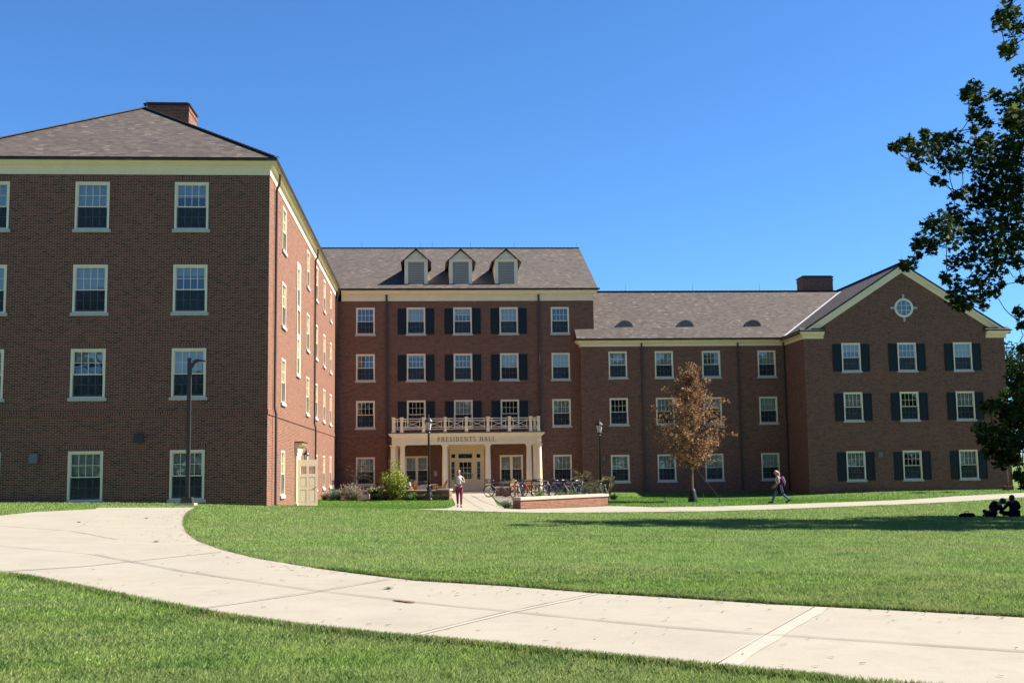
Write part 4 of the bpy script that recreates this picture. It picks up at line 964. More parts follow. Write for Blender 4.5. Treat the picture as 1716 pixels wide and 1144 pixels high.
DG = [(.035,.075,.018),(.055,.10,.025),(.025,.055,.016),(.07,.12,.03)]
# slim staked tree near the far corner
round_tree('slim_tree', 'slim young tree with a thin straight trunk by the far corner of the gabled block', 'tree', 38.0, 73.5, 7.2, 1.3, 1.3, 3.4, 1500, .15, DG, clumps=14, tr_r=.05, bark='palebark')
mb = MB(); gx_, gy_ = 38.6, 74.6; g = hz(gx_,gy_); mb.box(-.28,.28,-.2,.2,-.05,.22); mb.box(-.31,.31,-.23,.23,.222,.27)
tag(mb.build('utility_box', M['plate'], None, loc=(gx_,gy_,g)), 'low brown box on the grass beside the slim tree trunk', 'box')
for i, (x, y, h_, r, lab) in enumerate(((60,112,13.5,4.5,'rounded green tree just beyond the right end of the hall'),(69,118,15,5.5,'taller green tree farther right beyond the gabled block'),(60.5,134,12,5,'low dark green tree farthest behind the gabled block'))):
    round_tree('far_tree', lab, 'tree', x, y, h_, r, r, 2.6, 5200, .36, [(.035,.07,.016),(.052,.09,.02),(.07,.11,.026),(.025,.05,.014)], 'trees beyond the hall', 34)
# unseen trees behind the viewer: mirrored in glass, packed dense to dim the fronts
for i, (x, y, h_, r) in enumerate([(-96+15.5*k, -30-9*(k % 2), 18+2.5*((k*5) % 3), 8.6) for k in range(14)]):
    round_tree('lawn_tree', 'green tree across the lawn that the ground floor windows mirror', 'tree', x, y, h_, r, r, .8, 4200, 1.05, DG, 'trees across the lawn', 34)
n_ = 26000; P_ = np.c_[rng.uniform(-190,210,n_), rng.uniform(-88,-66,n_), 15*rng.uniform(0,1,n_)**.8]
leaves('wood', P_, 1.9, DG, OVAL)['kind'] = 'stuff'  # unseen leaf mass added to keep low reflections in the glass dark green

# ------------------------------------------------------------------ shrubs and bed plants
def shrub(name, label, cat, x, y, rx, ry, h, n, size, cols, shape=OVAL, z0=.0, stems=7, group=None, flowers=None, zoff=.02):
    g = hz(x, y)+zoff; T = empty(name, (x,y,g), 0, label, cat, group)
    mb = MB(); P_ = []
    for k in range(stems):
        a = k*2.4+random.uniform(-.3,.3); rr = sqrt((k+.5)/stems); e = Vector((cos(a)*rx*rr*.8, sin(a)*ry*rr*.8, h*random.uniform(.6,.95)*(1-.35*rr)))
        Q = limb(mb, (cos(a)*.06,sin(a)*.06,-.03), e, .016, .005, .05, 4, 5, .15)
        m_ = n//stems
        for q in Q[1 if z0 < .3 else 2:]: P_.append(blob((q.x,q.y,max(q.z,.08)), (rx*.36,ry*.36,h*.20), m_//4))
    mb.build('stem', M['bark'], T, True)
    P_ = np.concatenate(P_); P_[:,2] = np.clip(P_[:,2], .015, None)
    leaves('foliage', P_, size, cols, shape, T)
    if flowers:
        k = flowers[1]; Pf = P_[rng.integers(0,len(P_),k)]*np.array((1.05,1.05,1.04)); leaves('flower', Pf, flowers[2], flowers[0], OVAL, T)
    return T
YG_ = [(.27,.36,.04),(.35,.42,.06),(.20,.29,.035),(.42,.47,.09),(.14,.21,.03)]
shrub('leafy_shrub', 'tall yellow-green shrub in the bed left of the porch', 'shrub', -1.93, 65.7, .92, .85, 2.3, 3200, .105, YG_, stems=15)
shrub('flowering_shrub', 'loose shrub dotted with pink flowers in the left bed', 'shrub', -4.45, 66.7, 1.0, .7, 1.15, 1500, .085, [(.20,.25,.14),(.30,.34,.22),(.38,.40,.30),(.15,.20,.10)], stems=11, flowers=([(.62,.28,.30),(.70,.45,.42),(.52,.2,.25)], 420, .10))
shrub('grey_green_shrub', 'low blue-green shrub between the brick corner and the pink flowers', 'shrub', -5.55, 67.0, .55, .5, .75, 900, .08, [(.20,.31,.20),(.28,.38,.27),(.13,.21,.13)])
shrub('arching_shrub', 'olive arching shrub right of the bikes behind the low brick wall', 'shrub', 9.5, 67.3, 1.05, .8, 1.1, 2000, .07, [(.16,.19,.07),(.24,.26,.12),(.11,.14,.05),(.30,.31,.17)], DIAM, stems=14)
shrub('bright_shrub', 'bright green leafy plant behind the left part of the low brick wall', 'shrub', 5.3, 55.2, .42, .4, .85, 620, .10, [(.20,.30,.06),(.28,.36,.09),(.12,.20,.04)])
shrub('broad_leaf_plant', 'fresh green plants behind the middle of the low brick wall', 'shrub', 7.0, 57.6, .75, .5, .72, 900, .09, [(.11,.19,.05),(.17,.26,.08),(.08,.13,.035)])
shrub('pale_plant', 'small pale blue-green plant in front of the ornamental tree', 'plant', 7.85, 60.0, .18, .18, .78, 190, .10, [(.22,.34,.26),(.30,.40,.33)], stems=5)
shrub('low_shrub', 'low soft green shrub at the left end of the low brick wall', 'shrub', 3.42, 51.2, .30, .28, .40, 620, .06, [(.12,.19,.07),(.18,.25,.11),(.08,.13,.05)])
shrub('clipped_shrub', 'small dark clipped shrub on the lawn right of the low brick wall', 'shrub', 9.95, 62.0, .27, .27, .36, 900, .05, DG, stems=9)
for i, (x, y, lab) in enumerate(((-6.0,67.2,'first boxwood ball, at the brick corner of the left bed'),(-5.2,66.6,'second boxwood ball from the brick corner in the left bed'),(-4.2,66.05,'boxwood ball before the pink flowering shrub'),(-3.1,65.7,'boxwood ball before the ornamental grass'),(-2.5,65.45,'boxwood ball left of the yellow-green shrub foot'),(-1.3,65.0,'boxwood ball before the foot of the yellow-green shrub'),(-.55,64.75,'boxwood ball just left of the lamp post foot'),(.35,64.35,'boxwood ball just right of the lamp post foot'),(.92,64.2,'boxwood ball at the end of the left brick pier'))):
    shrub('boxwood', lab, 'shrub', x, y, .33, .3, .42, 620, .05, DG, stems=8, group='boxwood balls edging the left bed')
for (x, y, h_, lab) in ((-2.9,65.95,.5,'light green leafy plant just left of the yellow-green shrub'),(-.95,65.1,.5,'light green leafy plant between shrub and lamp post'),(.05,64.95,.45,'light green leafy plant behind the lamp post foot')):
    shrub('perennial_plant', lab, 'plant', x, y, .42, .35, h_, 480, .09, [(.14,.26,.06),(.20,.33,.09),(.10,.18,.04)], stems=8, group='light green perennials in the left bed')
shrub('orange_flowers', 'cluster of orange and red flowers behind the yellow-green shrub', 'flowers', -1.0, 67.4, .42, .3, .95, 220, .08, [(.14,.22,.06),(.2,.28,.08)], flowers=([(.70,.20,.03),(.60,.10,.03),(.75,.30,.05)], 170, .12))
def grass_clump(name, label, x, y, h, r, n, cols, lean=.5):
    g = hz(x,y); a = rng.uniform(0,2*pi,n); l = rng.uniform(.1,1,n)*lean; hh = h*rng.uniform(.65,1,n); b = rng.uniform(0,.12,n)
    d = np.c_[np.cos(a),np.sin(a)]; w_ = np.c_[-d[:,1],d[:,0]]*.012
    V = np.zeros((n,4,3)); base = d*b[:,None]
    V[:,0,:2] = base-w_; V[:,3,:2] = base+w_; V[:,1,:2] = base+d*(l*h*.5)[:,None]*.6-w_; V[:,2,:2] = base+d*(l*h)[:,None]; V[:,1,2] = hh*.75; V[:,2,2] = hh
    V[:,2,:2] *= 1
    c = np.array(cols)[rng.integers(0,len(cols),n)]*rng.uniform(.8,1.2,(n,1))
    T = empty(name, (x,y,g+.02), 0, label, 'grass clump'); poly_cloud('blades', V, 4, c, M['leaf'], T)
    k = n//6; tip = V[rng.integers(0,n,k),2]; leaves('plume', tip+rng.normal(size=(k,3))*.03, .10, [(.42,.34,.2),(.5,.42,.28)], DIAM, T)
grass_clump('ornamental_grass', 'clump of yellowish ornamental grass between pink shrub and yellow-green shrub', -3.05, 66.6, .75, .5, 420, [(.24,.27,.09),(.32,.33,.14),(.16,.20,.06)], .6)
grass_clump('plume_grass', 'tall tan plume grass at the foot of the right lamp post', 11.0, 71.3, 1.25, .8, 420, [(.22,.19,.11),(.18,.17,.08),(.28,.24,.15)], .42)
def small_tree(name, label, x, y, h, r, n, size, cols, lean):
    g = hz(x,y); T = empty(name, (x,y,g+.02), 0, label, 'small tree')
    mb = MB(); top = Vector((lean,0,h*.52)); limb(mb, (0,0,-.05), top, .035, .02, 0, 5, 6, .12)
    mb.build('trunk', M['bark'], T, True); mb = MB(); P_ = []
    for k in range(13):
        a = k*2.4; L = r*random.uniform(.55,1.05); e = top+Vector((cos(a)*L, sin(a)*L, h*random.uniform(-.12,.42))); Q = limb(mb, top, e, .012, .004, .16, 5, 4, .2)
        for q in Q[1:]: P_.append(blob(q, (.13,.13,.07), n//65))
    mb.build('branch', M['bark'], T, True); leaves('crown', np.concatenate(P_), size, cols, DIAM, T)
small_tree('ornamental_tree', 'small airy tree with thin trunk before the right end of the centre block', 9.4, 72.0, 1.85, .95, 1250, .085, [(.12,.09,.05),(.19,.17,.08),(.24,.22,.12),(.09,.07,.04)], .1)
small_tree('weeping_tree', 'sparse weeping tree before the first ground floor window', -4.35, 69.2, 2.1, 1.05, 420, .085, [(.07,.075,.045),(.12,.13,.08),(.05,.05,.035)], .12)

# ------------------------------------------------------------------ low walls, furniture
def low_wall(name, label, p, q, th, zt, capt=.13, over=.04, caplen=1.2):
    p, q = Vector((*p,0)), Vector((*q,0)); d = q-p; L = d.length; a = atan2(d.y,d.x); g = min(hz(p.x,p.y), hz(q.x,q.y))
    T = empty(name, (p.x,p.y,g), a, label, 'wall')
    mb = MB(); mb.box(0,L,0,th,-.3,zt-g-capt); mb.build('wall_body', M['wallbrick'], T)
    n_ = max(1, round(L/caplen)); mb = MB()
    for k in range(n_):
        mb.box(-over+(L+2*over)*k/n_+.004, -over+(L+2*over)*(k+1)/n_-.004, -over, th+over, zt-g-capt+.001, zt-g)
    mb.build('wall_cap', M['cap'], T); return T
low_wall('planter_wall', 'low brick garden wall with pale stone cap in front of the bikes', (3.98,50.35), (8.51,54.75), .45, .30)
low_wall('seat_wall', 'low brick pier with stone cap left of the entrance walk', (.42,64.75), (1.12,64.55), .6, .47, .10)
low_wall('terrace_wall', 'long low terrace wall behind the left bed', (-3.4,67.35), (.40,65.0), .35, .40, .09)
low_wall('seat_wall', 'low brick pier with stone cap right of the entrance walk behind a bicycle', (3.95,68.3), (4.85,68.3), .7, .47, .10)
def adirondack():
    T = empty('garden_chair', (0,0,0))
    mb = MB()
    for k in range(5): mb.box(-.25,.25,-.30+k*.105,-.30+k*.105+.095,.355-k*.03,.375-k*.03)
    mb.build('seat', M['wood'], T)
    mb = MB()
    for k in range(5):
        x = -.23+k*.115; hh = .62+.06*(2-abs(k-2)); mb.bar((x,.20,.24),(x,.20+hh*.42,.24+hh), .105, .02, up=(0,-1,.4))
    mb.bar((-.28,.30,.5),(.28,.30,.5), .03, .07); mb.build('backrest', M['wood'], T)
    for s_ in (-1,1):
        mb = MB(); mb.box(s_*.34-.065,s_*.34+.065,-.36,.38,.53,.552); mb.build('armrest', M['wood'], T)
        mb = MB(); mb.box(s_*.30-.045,s_*.30+.045,-.33,-.305,0,.53); mb.build('leg', M['wood'], T)
        mb = MB(); mb.bar((s_*.29,-.32,.33),(s_*.29,.62,.04), .022, .12); mb.bar((s_*.29,.33,.15),(s_*.29,.33,.53), .022, .07); mb.build('leg', M['wood'], T)
    return T
def copy_tree(o, parent=None):
    c = o.copy(); COL.objects.link(c)
    if parent: c.parent = parent
    for ch in [x for x in bpy.data.objects if x.parent == o]: copy_tree(ch, c)
    return c
ch0 = adirondack()
spots = [(-.42,70.8,2.0,'wooden slatted garden chair left of the small table on the left terrace'),(.62,70.9,-1.35,'wooden slatted garden chair turned in profile by the left porch column'),(5.55,73.2,.3,'wooden slatted garden chair behind the bicycles, the left of two'),(6.25,73.5,-.2,'wooden slatted garden chair behind the bicycles, the right of two')]
for i, (x, y, a, lab) in enumerate(spots):
    o = ch0 if i == 0 else copy_tree(ch0); o.location = (x,y,hz(x,y)+.045); o.rotation_euler = (0,0,a); tag(o, lab, 'chair', 'wooden garden chairs')
def table(x, y, lab):
    T = empty('side_table', (x,y,hz(x,y)+.045), .2, lab, 'table')
    mb = MB()
    for k in range(5): mb.box(-.42+k*.17,-.42+k*.17+.16,-.42,.42,.66,.69)
    mb.build('tabletop', M['wood'], T)
    for sx in (-1,1):
        for sy in (-1,1): mb = MB(); mb.box(sx*.36-.03,sx*.36+.03,sy*.36-.03,sy*.36+.03,0,.66); mb.build('leg', M['wood'], T)
    mb = MB(); mb.box(-.34,.34,-.375,-.345,.58,.659); mb.box(-.34,.34,.345,.375,.58,.659); mb.build('apron', M['wood'], T)
table(.08,71.6,'square wooden slatted table between the two left garden chairs')
# bench of stone slabs
mb = MB(); mb.box(-.45,.45,-.2,.2,.40,.50); mb.box(-.38,-.22,-.16,.16,0,.399); mb.box(.22,.38,-.16,.16,0,.399)
tag(mb.build('stone_bench', M['cap'], None, loc=(-3.95,69.6,hz(-3.95,69.6))), 'pale stone bench behind the yellowish grass on the left', 'bench')

# ------------------------------------------------------------------ wheels on the terrace
def wheel_mb(r, n=28, spokes=16, tyre=.02):
    t, s_ = MB(), MB()
    t.tube([(r*cos(a),0,r*sin(a)) for a in np.linspace(0,2*pi,n+1)], tyre, 7, caps=False)
    s_.tube([((r-.025)*cos(a),0,(r-.025)*sin(a)) for a in np.linspace(0,2*pi,n+1)], .010, 5, caps=False)
    s_.tube([(0,-.04,0),(0,.04,0)], .022, 8)
    for k in range(spokes):
        a = 2*pi*k/spokes; s_.tube([(0,.02*(-1)**k,0),((r-.03)*cos(a),0,(r-.03)*sin(a))], .0022, 3, caps=False)
    return t, s_
_tw, _sw = wheel_mb(.335)
def bicycle(x, y, a, mat, lab, lean=.05, basket=False, drop_=False, fender=False, zoff=.045):
    T = empty('bicycle', (x,y,hz(x,y)+zoff), a, lab, 'bicycle', 'bicycles parked by the porch'); T.rotation_euler = (lean,0,a)
    BBk, R_, F_, S_, Hd = (0,0,.28), (-.43,0,.335), (.60,0,.335), (-.16,0,.80), (.40,0,.78)
    mb = MB(); hb = (.43,0,.66)
    mb.tube([BBk,S_],.017,7); mb.tube([S_,Hd] if not drop_ else [(-.08,0,.55),hb],.016,7); mb.tube([BBk,hb],.019,7); mb.tube([Hd,hb],.02,7)
    for s2 in (-.05,.05):
        mb.tube([BBk,(R_[0],s2,R_[2])],.010,5); mb.tube([(S_[0],0,.77),(R_[0],s2,R_[2])],.009,5); mb.tube([hb,(.46,s2,.62),(F_[0],s2,F_[2])],.011,5)
    mb.build('frame', M[mat], T)
    for c in (R_, F_):
        w_ = wheel_mb; o = link('wheel', bike_w[1], T, c); link('tyre', bike_w[0], o)
    mb = MB(); mb.tube([Hd,(.36,0,.93)],.014,6); mb.tube([(.40,-.30,.98),(.44,-.2,.96),(.37,0,.94),(.44,.2,.96),(.40,.30,.98)],.012,6)
    for s2 in (-1,1): mb.tube([(.34,s2*.30,.985),(.42,s2*.30,.975)],.018,6)
    mb.build('handlebar', M['black'], T)
    mb = MB(); mb.tube([S_,(-.19,0,.90)],.013,6); mb.tube([(-.36,0,.93),(-.28,0,.945),(-.15,0,.935),(-.03,0,.925)],[.07,.075,.045,.022],8); mb.build('saddle', M['saddle'], T)
    mb = MB(); mb.tube([(0,-.055,.28),(0,.055,.28)],.018,6)
    for k in range(12): a0, a1 = 2*pi*k/12, 2*pi*(k+1)/12; mb.bar((.09*cos(a0),-.05,.28+.09*sin(a0)),(.09*cos(a1),-.05,.28+.09*sin(a1)),.006,.014)
    mb.bar((0,-.065,.28),(.12,-.065,.16),.014,.02); mb.bar((0,.065,.28),(-.12,.065,.40),.014,.02); mb.box(.08,.17,-.15,-.07,.15,.17); mb.box(-.17,-.08,.07,.15,.39,.41); mb.build('crank', M['chrome'], T)
    if basket:
        mb = MB(); x0_, x1_, y0_, y1_, z0_, z1_ = .46,.76,-.17,.17,.78,1.02
        for zz in (z0_, .86, .94, z1_): 
            mb.bar((x0_,y0_,zz),(x1_,y0_,zz),.012,.012); mb.bar((x0_,y1_,zz),(x1_,y1_,zz),.012,.012); mb.bar((x0_,y0_,zz),(x0_,y1_,zz),.012,.012); mb.bar((x1_,y0_,zz),(x1_,y1_,zz),.012,.012)
        for k in range(6):
            xx = x0_+(x1_-x0_)*k/5; mb.bar((xx,y0_,z0_),(xx,y0_,z1_),.01,.01); mb.bar((xx,y1_,z0_),(xx,y1_,z1_),.01,.01); mb.bar((xx,y0_,z0_),(xx,y1_,z0_),.01,.01)
            yy = y0_+(y1_-y0_)*k/5; mb.bar((x0_,yy,z0_),(x0_,yy,z1_),.01,.01); mb.bar((x1_,yy,z0_),(x1_,yy,z1_),.01,.01)
        mb.build('basket', M['black'], T)
    return T
def mk_me(mb, n, m):
    me_ = bpy.data.meshes.new(n); me_.from_pydata(mb.v, [], mb.f); me_.materials.append(M[m]); me_.polygons.foreach_set('use_smooth',[True]*len(mb.f)); me_.update(); return me_
bike_w = (mk_me(_tw,'tyre','rubber'), mk_me(_sw,'wheel','chrome'))
bicycle(4.02,66.95,2.75,'greyp','dark bicycle in side view, leftmost, leaning by the right brick pier',.10,True)
BK = [(4.95,65.3,1.9,'greyp','grey bicycle seen nearly end on, second from the left',1),(5.25,66.0,1.25,'bluep','blue bicycle with its front wheel towards the walk, third from the left',0),(5.85,66.6,2.2,'orangep','rusty orange bicycle just right of the blue one',0),(6.35,66.2,.8,'greyp','dark grey bicycle under the double window, fifth from the left',0),(6.85,67.0,2.3,'whitep','white bicycle left of the porch corner columns',1),
      (7.3,66.4,.9,'bluep','dark blue bicycle in front of the corner columns',1),(7.65,67.0,2.5,'redp','red bicycle right of the corner columns',0),(8.1,66.3,2.35,'whitep','pale framed bicycle fourth from the right end',0),(8.5,67.1,.75,'bluep','light blue bicycle third from the right end',0),(9.0,66.8,2.5,'greyp','black bicycle before the olive shrub',0),(9.6,63.6,2.0,'greyp','bicycle whose wheel shows above the wall near its right end',0)]
for i, (x, y, a, m_, lab, b_) in enumerate(BK): bicycle(x, y, a, m_, lab, random.uniform(-.12,.12), bool(b_), drop_=i % 3 == 1)
for k, (xa, xb, y, lab) in enumerate(((5.0,6.9,67.0,'black rail bike rack behind the left bicycles'),(7.0,9.0,67.6,'black rail bike rack behind the right bicycles'))):
    mb = MB(); g = hz((xa+xb)/2,y)+.045
    for zz in (.62,.88): mb.tube([(xa,y,g+zz),(xb,y,g+zz)],.024,8)
    for xx in np.linspace(xa,xb,5): mb.tube([(xx,y,g-.05),(xx,y,g+.88)],.024,8)
    tag(mb.build('bike_rack', M['black'], None, True), lab, 'bike rack', 'bike racks on the right terrace')
# moped
T = empty('moped', (-.75,69.0,hz(-.75,69)+.045), pi-.25, 'white and black moped half hidden behind the yellow-green shrub', 'moped')
tm, sm = wheel_mb(.26, 24, 8, .05)
tme, sme = mk_me(tm,'tyre','rubber'), mk_me(sm,'wheel','chrome')
for c in ((-.55,0,.30),(.62,0,.30)): o = link('wheel', sme, T, c); link('tyre', tme, o)
mb = MB(); mb.prism([(-.75,.62),(-.35,.40),(-.10,.22),(.32,.22),(.42,.30),(.50,.82),(.42,.90),(.30,.42),(-.05,.38),(-.18,.62),(-.30,.74),(-.7,.76)],'y',-.14,.14); mb.build('body', M['whitep'], T)
mb = MB(); mb.tube([(-.72,0,.80),(-.5,0,.83),(-.2,0,.80),(-.08,0,.76)],[.09,.13,.12,.07],10); mb.build('saddle', M['saddle'], T)
mb = MB(); mb.tube([(.60,0,.3),(.46,0,.85),(.42,0,1.0)],.03,8); mb.tube([(.30,-.34,1.03),(.42,0,1.0),(.30,.34,1.03)],.016,6); mb.build('handlebar', M['black'], T)
mb = MB()
for k in range(9): a0, a1 = pi*.1+pi*.85*k/9, pi*.1+pi*.85*(k+1)/9; mb.bar((.62+.34*cos(a0),0,.30+.34*sin(a0)),(.62+.34*cos(a1),0,.30+.34*sin(a1)),.13,.012)
mb.build('mudguard', M['black'], T)

# ------------------------------------------------------------------ lamp posts
def lamp_post(x, y, lab, hgt=4.8):
    T = empty('lamp_post', (x,y,hz(x,y)), 0, lab, 'lamp post', 'black lantern posts by the entrance')
    mb = MB(); s_ = hgt/4.8
    mb.lathe([(.24,-.05),(.24,.05),(.21,.09),(.19,.14),(.19,.32),(.16,.38),(.135,.50),(.13,.62),(.105,.70),(.095,.80),(.08,.86)], (0,0,0), 16); mb.build('base', M['black'], T, True)
    mb = MB(); zt = hgt-.98; mb.lathe([(.075,.86),(.055,zt-.1),(.09,zt-.08),(.09,zt-.04),(.05,zt-.02),(.06,zt+.04)], (0,0,0), 14); mb.build('pole', M['black'], T, True)
    mb, mg = MB(), MB(); lantern(mb, mg, (0,0,zt+.03), 1.22, 6); o = mb.build('lantern', M['black'], T); mg.build('lamp_glass', M['lampglass'], o)
lamp_post(-.01,64.6,'black lantern post left of the woman, rising before the balcony rail',4.78); lamp_post(10.55,70.7,'black lantern post right of the porch, behind the low brick wall end',4.83)
x, y = -9.33, 45.5; T = empty('street_light', (x,y,hz(x,y)), 0, 'tall dark bronze pole light with flat head before the left wing', 'street light')
mb = MB(); mb.box(-.32,.32,-.32,.32,-.1,.07); mb.build('footing', M['cap'], T)
mb = MB(); mb.prism([(-.24,.07),(.24,.07),(.19,.30),(-.19,.30)],'y',-.22,.22); mb.build('base', M['bronze'], T)
mb = MB(); mb.box(-.072,.072,-.072,.072,.29,5.68); mb.box(-.08,.08,-.08,.08,5.68,5.71); mb.box(-.03,.03,-.078,-.0721,.6,.85); mb.build('pole', M['bronze'], T)
mb = MB(); mb.prism([(.07,5.42),(.16,5.60),(.30,5.66),(.62,5.60),(.64,5.56),(.30,5.55),(.20,5.50),(.07,5.30)],'y',-.13,.13); h_ = mb.build('lamp_head', M['bronze'], T)
mb = MB(); mb.face([(.32,-.10,5.545),(.6,-.10,5.556),(.6,.10,5.556),(.32,.10,5.545)]); mb.build('lamp_lens', M['lampglass'], h_)

# ------------------------------------------------------------------ people
def skin_mesh(name, nodes, edges, mat, parent, root=0, sub=2):
    me_ = bpy.data.meshes.new(name); me_.from_pydata([n[:3] for n in nodes], edges, [])
    o = bpy.data.objects.new(name, me_); COL.objects.link(o)
    o.modifiers.new('skin', 'SKIN'); sv = me_.skin_vertices[0].data
    for i, n in enumerate(nodes):
        r = n[3]; sv[i].radius = (r, n[4] if len(n) > 4 else r); sv[i].use_root = i == root
    ss = o.modifiers.new('sub', 'SUBSURF'); ss.levels = sub; ss.render_levels = sub
    dg = bpy.context.evaluated_depsgraph_get(); me2 = bpy.data.meshes.new_from_object(o.evaluated_get(dg)); me2.name = name
    bpy.data.objects.remove(o); bpy.data.meshes.remove(me_)
    me2.materials.clear(); me2.materials.append(mat); me2.polygons.foreach_set('use_smooth', [True]*len(me2.polygons))
    return link(name, me2, parent)
class Fig:
    def __init__(s): s.n = []; s.e = []; s.k = {}
    def add(s, key, p, r, frm=None, r2=None):
        s.k[key] = len(s.n); s.n.append((*p, r) if r2 is None else (*p, r, r2))
        if frm is not None: s.e.append((s.k[frm], s.k[key]))
    def hand(s, side, wrist, d, palm_n, curl=.5):
        w_ = Vector(s.n[s.k[wrist]][:3]); d = Vector(d).normalized(); nn = Vector(palm_n).normalized(); a = d.cross(nn).normalized(); nn = a.cross(d)
        pm = w_+d*.065; s.add(side+'palm', pm, .027, wrist, .017)
        for k, (off, L) in enumerate(((-.027,.062),(-.009,.072),(.009,.068),(.026,.052))):
            p0 = pm+d*.03+a*off; p1 = p0+(d*(1-curl*.4)+nn*curl*.6)*L*.5; p2 = p1+(d*(1-curl)+nn*curl)*L*.5
            s.add(f'{side}f{k}a', p0, .0095, side+'palm'); s.add(f'{side}f{k}b', p1, .0085, f'{side}f{k}a'); s.add(f'{side}f{k}c', p2, .007, f'{side}f{k}b')
        t0 = w_+d*.03-a*.03; t1 = t0+(d*.6-a*.6+nn*.4).normalized()*.04; s.add(side+'t0', t0, .011, wrist); s.add(side+'t1', t1, .009, side+'t0')
    def sub(s, keys, grow=1.06, add=.006, over=None):
        idx = [s.k[k] for k in keys]; m_ = {j: i for i, j in enumerate(idx)}
        nodes = []
        for k_, j in zip(keys, idx):
            q = s.n[j]; nodes.append((*q[:3], *[r*grow+add for r in q[3:]]))
        return nodes, [(m_[a], m_[b]) for a, b in s.e if a in m_ and b in m_]
def ellipsoid(mb, c, r, n=14, m_=9, rot=None, cut=-1.0):
    base = len(mb.v); c = Vector(c)
    for i in range(m_+1):
        t = cut+(1-cut)*i/m_; z = max(-1,min(1,t)); rr = sqrt(max(0,1-z*z))+1e-4
        for k in range(n):
            p = Vector((r[0]*rr*cos(2*pi*k/n), r[1]*rr*sin(2*pi*k/n), r[2]*z)); p = rot @ p if rot else p; mb.v.append(tuple(c+p))
    for i in range(m_):
        for k in range(n):
            k2 = (k+1)%n; mb.f.append((base+i*n+k, base+i*n+k2, base+(i+1)*n+k2, base+(i+1)*n+k)); mb.mi.append(0); mb.uv.append([(0,0)]*4)
    mb.f.append(tuple(range(base+m_*n, base+m_*n+n))); mb.mi.append(0); mb.uv.append([(0,0)]*n)
def face_bits(T, c, f, r):     # eyes and mouth on the front of the head
    f = Vector(f).normalized(); sd = f.cross(Vector((0,0,1))).normalized(); c = Vector(c)
    mb = MB()
    for s_ in (-1,1): ellipsoid(mb, c+f*(r*.90)+sd*s_*.032+Vector((0,0,.012)), (.011,.011,.008), 8, 5)
    mb.build('eyes', M['hairk'], T, True)
    mb = MB(); ellipsoid(mb, c+f*(r*.90)+Vector((0,0,-.058)), (.022,.022,.008), 10, 5); mb.build('mouth', M['maroon'], T, True)

# woman in white top walking towards the viewer
wx, wy = 1.38, 53.0
T = empty('person', (wx,wy,hz(wx,wy)+.02), -.05, 'woman in white tank top and maroon leggings walking towards the viewer on the entrance path', 'person')
F = Fig()
F.add('pelvis',(0,0,.93),.135,None,.105); F.add('waist',(-.005,-.005,1.06),.105,'pelvis',.085); F.add('chest',(-.01,-.01,1.24),.13,'waist',.095); F.add('uchest',(-.01,0,1.36),.105,'chest',.075)
F.add('neck',(-.01,-.005,1.45),.05,'uchest'); F.add('jaw',(-.02,-.035,1.535),.062,'neck',.07); F.add('skull',(-.02,-.02,1.60),.078,'jaw',.092); F.add('crown',(-.02,-.01,1.655),.055,'skull',.06); F.add('nose',(-.03,-.125,1.565),.013,'skull')
for s_, k in ((1,'l'),(-1,'r')):
    F.add(k+'sh',(s_*.165,.005,1.36),.052,'uchest')
F.add('lel',(.235,-.05,1.12),.040,'lsh'); F.add('lwr',(.04,-.235,1.25),.028,'lel'); F.hand('l','lwr',(-1,-.1,.25),(0,1,.3),.6)
F.add('rel',(-.245,.0,1.10),.040,'rsh'); F.add('rwr',(-.17,-.19,.98),.028,'rel'); F.hand('r','rwr',(.55,-.8,-.15),(.5,.3,1),.7)
for s_, k, ky, ay in ((1,'l',-.10,-.12),(-1,'r',-.02,.20)):
    F.add(k+'hip',(s_*.085,0,.86),.088,'pelvis'); F.add(k+'thigh',(s_*.09,ky*.5,.68),.080,k+'hip'); F.add(k+'knee',(s_*.085,ky,.48),.055,k+'thigh'); F.add(k+'calf',(s_*.085,ky+(ay-ky)*.4,.34),.054,k+'knee'); F.add(k+'ank',(s_*.08,ay,.095 if s_ > 0 else .14),.035,k+'calf'); F.add(k+'toe',(s_*.09,ay-.15,.035 if s_ > 0 else .05),.03,k+'ank')
skin_mesh('body', F.n, F.e, M['skin2'], T)
n_, e_ = F.sub(['pelvis','waist','chest','uchest'],1.05,.006); n_[0] = (0,0,.985,.125,.10); n_[3] = (-.01,0,1.37,.122,.092); n_ += [(.105,0,1.40,.052,.06),(-.12,0,1.40,.052,.06)]; e_ += [(3,4),(3,5)]
skin_mesh('tank_top', n_, e_, M['white'], T)
ks = ['pelvis']+[k+j for k in 'lr' for j in ('hip','thigh','knee','calf','ank')]
n_, e_ = F.sub(ks,1.04,.006); n_[0] = (0,0,.93,.14,.112)
skin_mesh('leggings', n_, e_, M['maroon'], T)
for k in 'lr':
    a, b = Vector(F.n[F.k[k+'ank']][:3]), Vector(F.n[F.k[k+'toe']][:3]); skin_mesh('shoe', [(*(a+Vector((0,.045,-.05))),.038),(*(a+Vector((0,-.03,-.045))),.045),(*b,.04),(*(b+Vector((0,-.05,-.003))),.028)], [(0,1),(1,2),(2,3)], M['shoe'], T)
mb = MB(); ellipsoid(mb,(-.02,.008,1.615),(.090,.10,.092),16,10,Matrix.Rotation(-.55,3,'X'),-.35); mb.tube([(-.02,.09,1.62),(0,.13,1.57),(.02,.12,1.46)],[.03,.035,.012],8); mb.build('hair', M['hairl'], T, True)
face_bits(T,(-.02,-.025,1.595),(0,-1,0),.09)

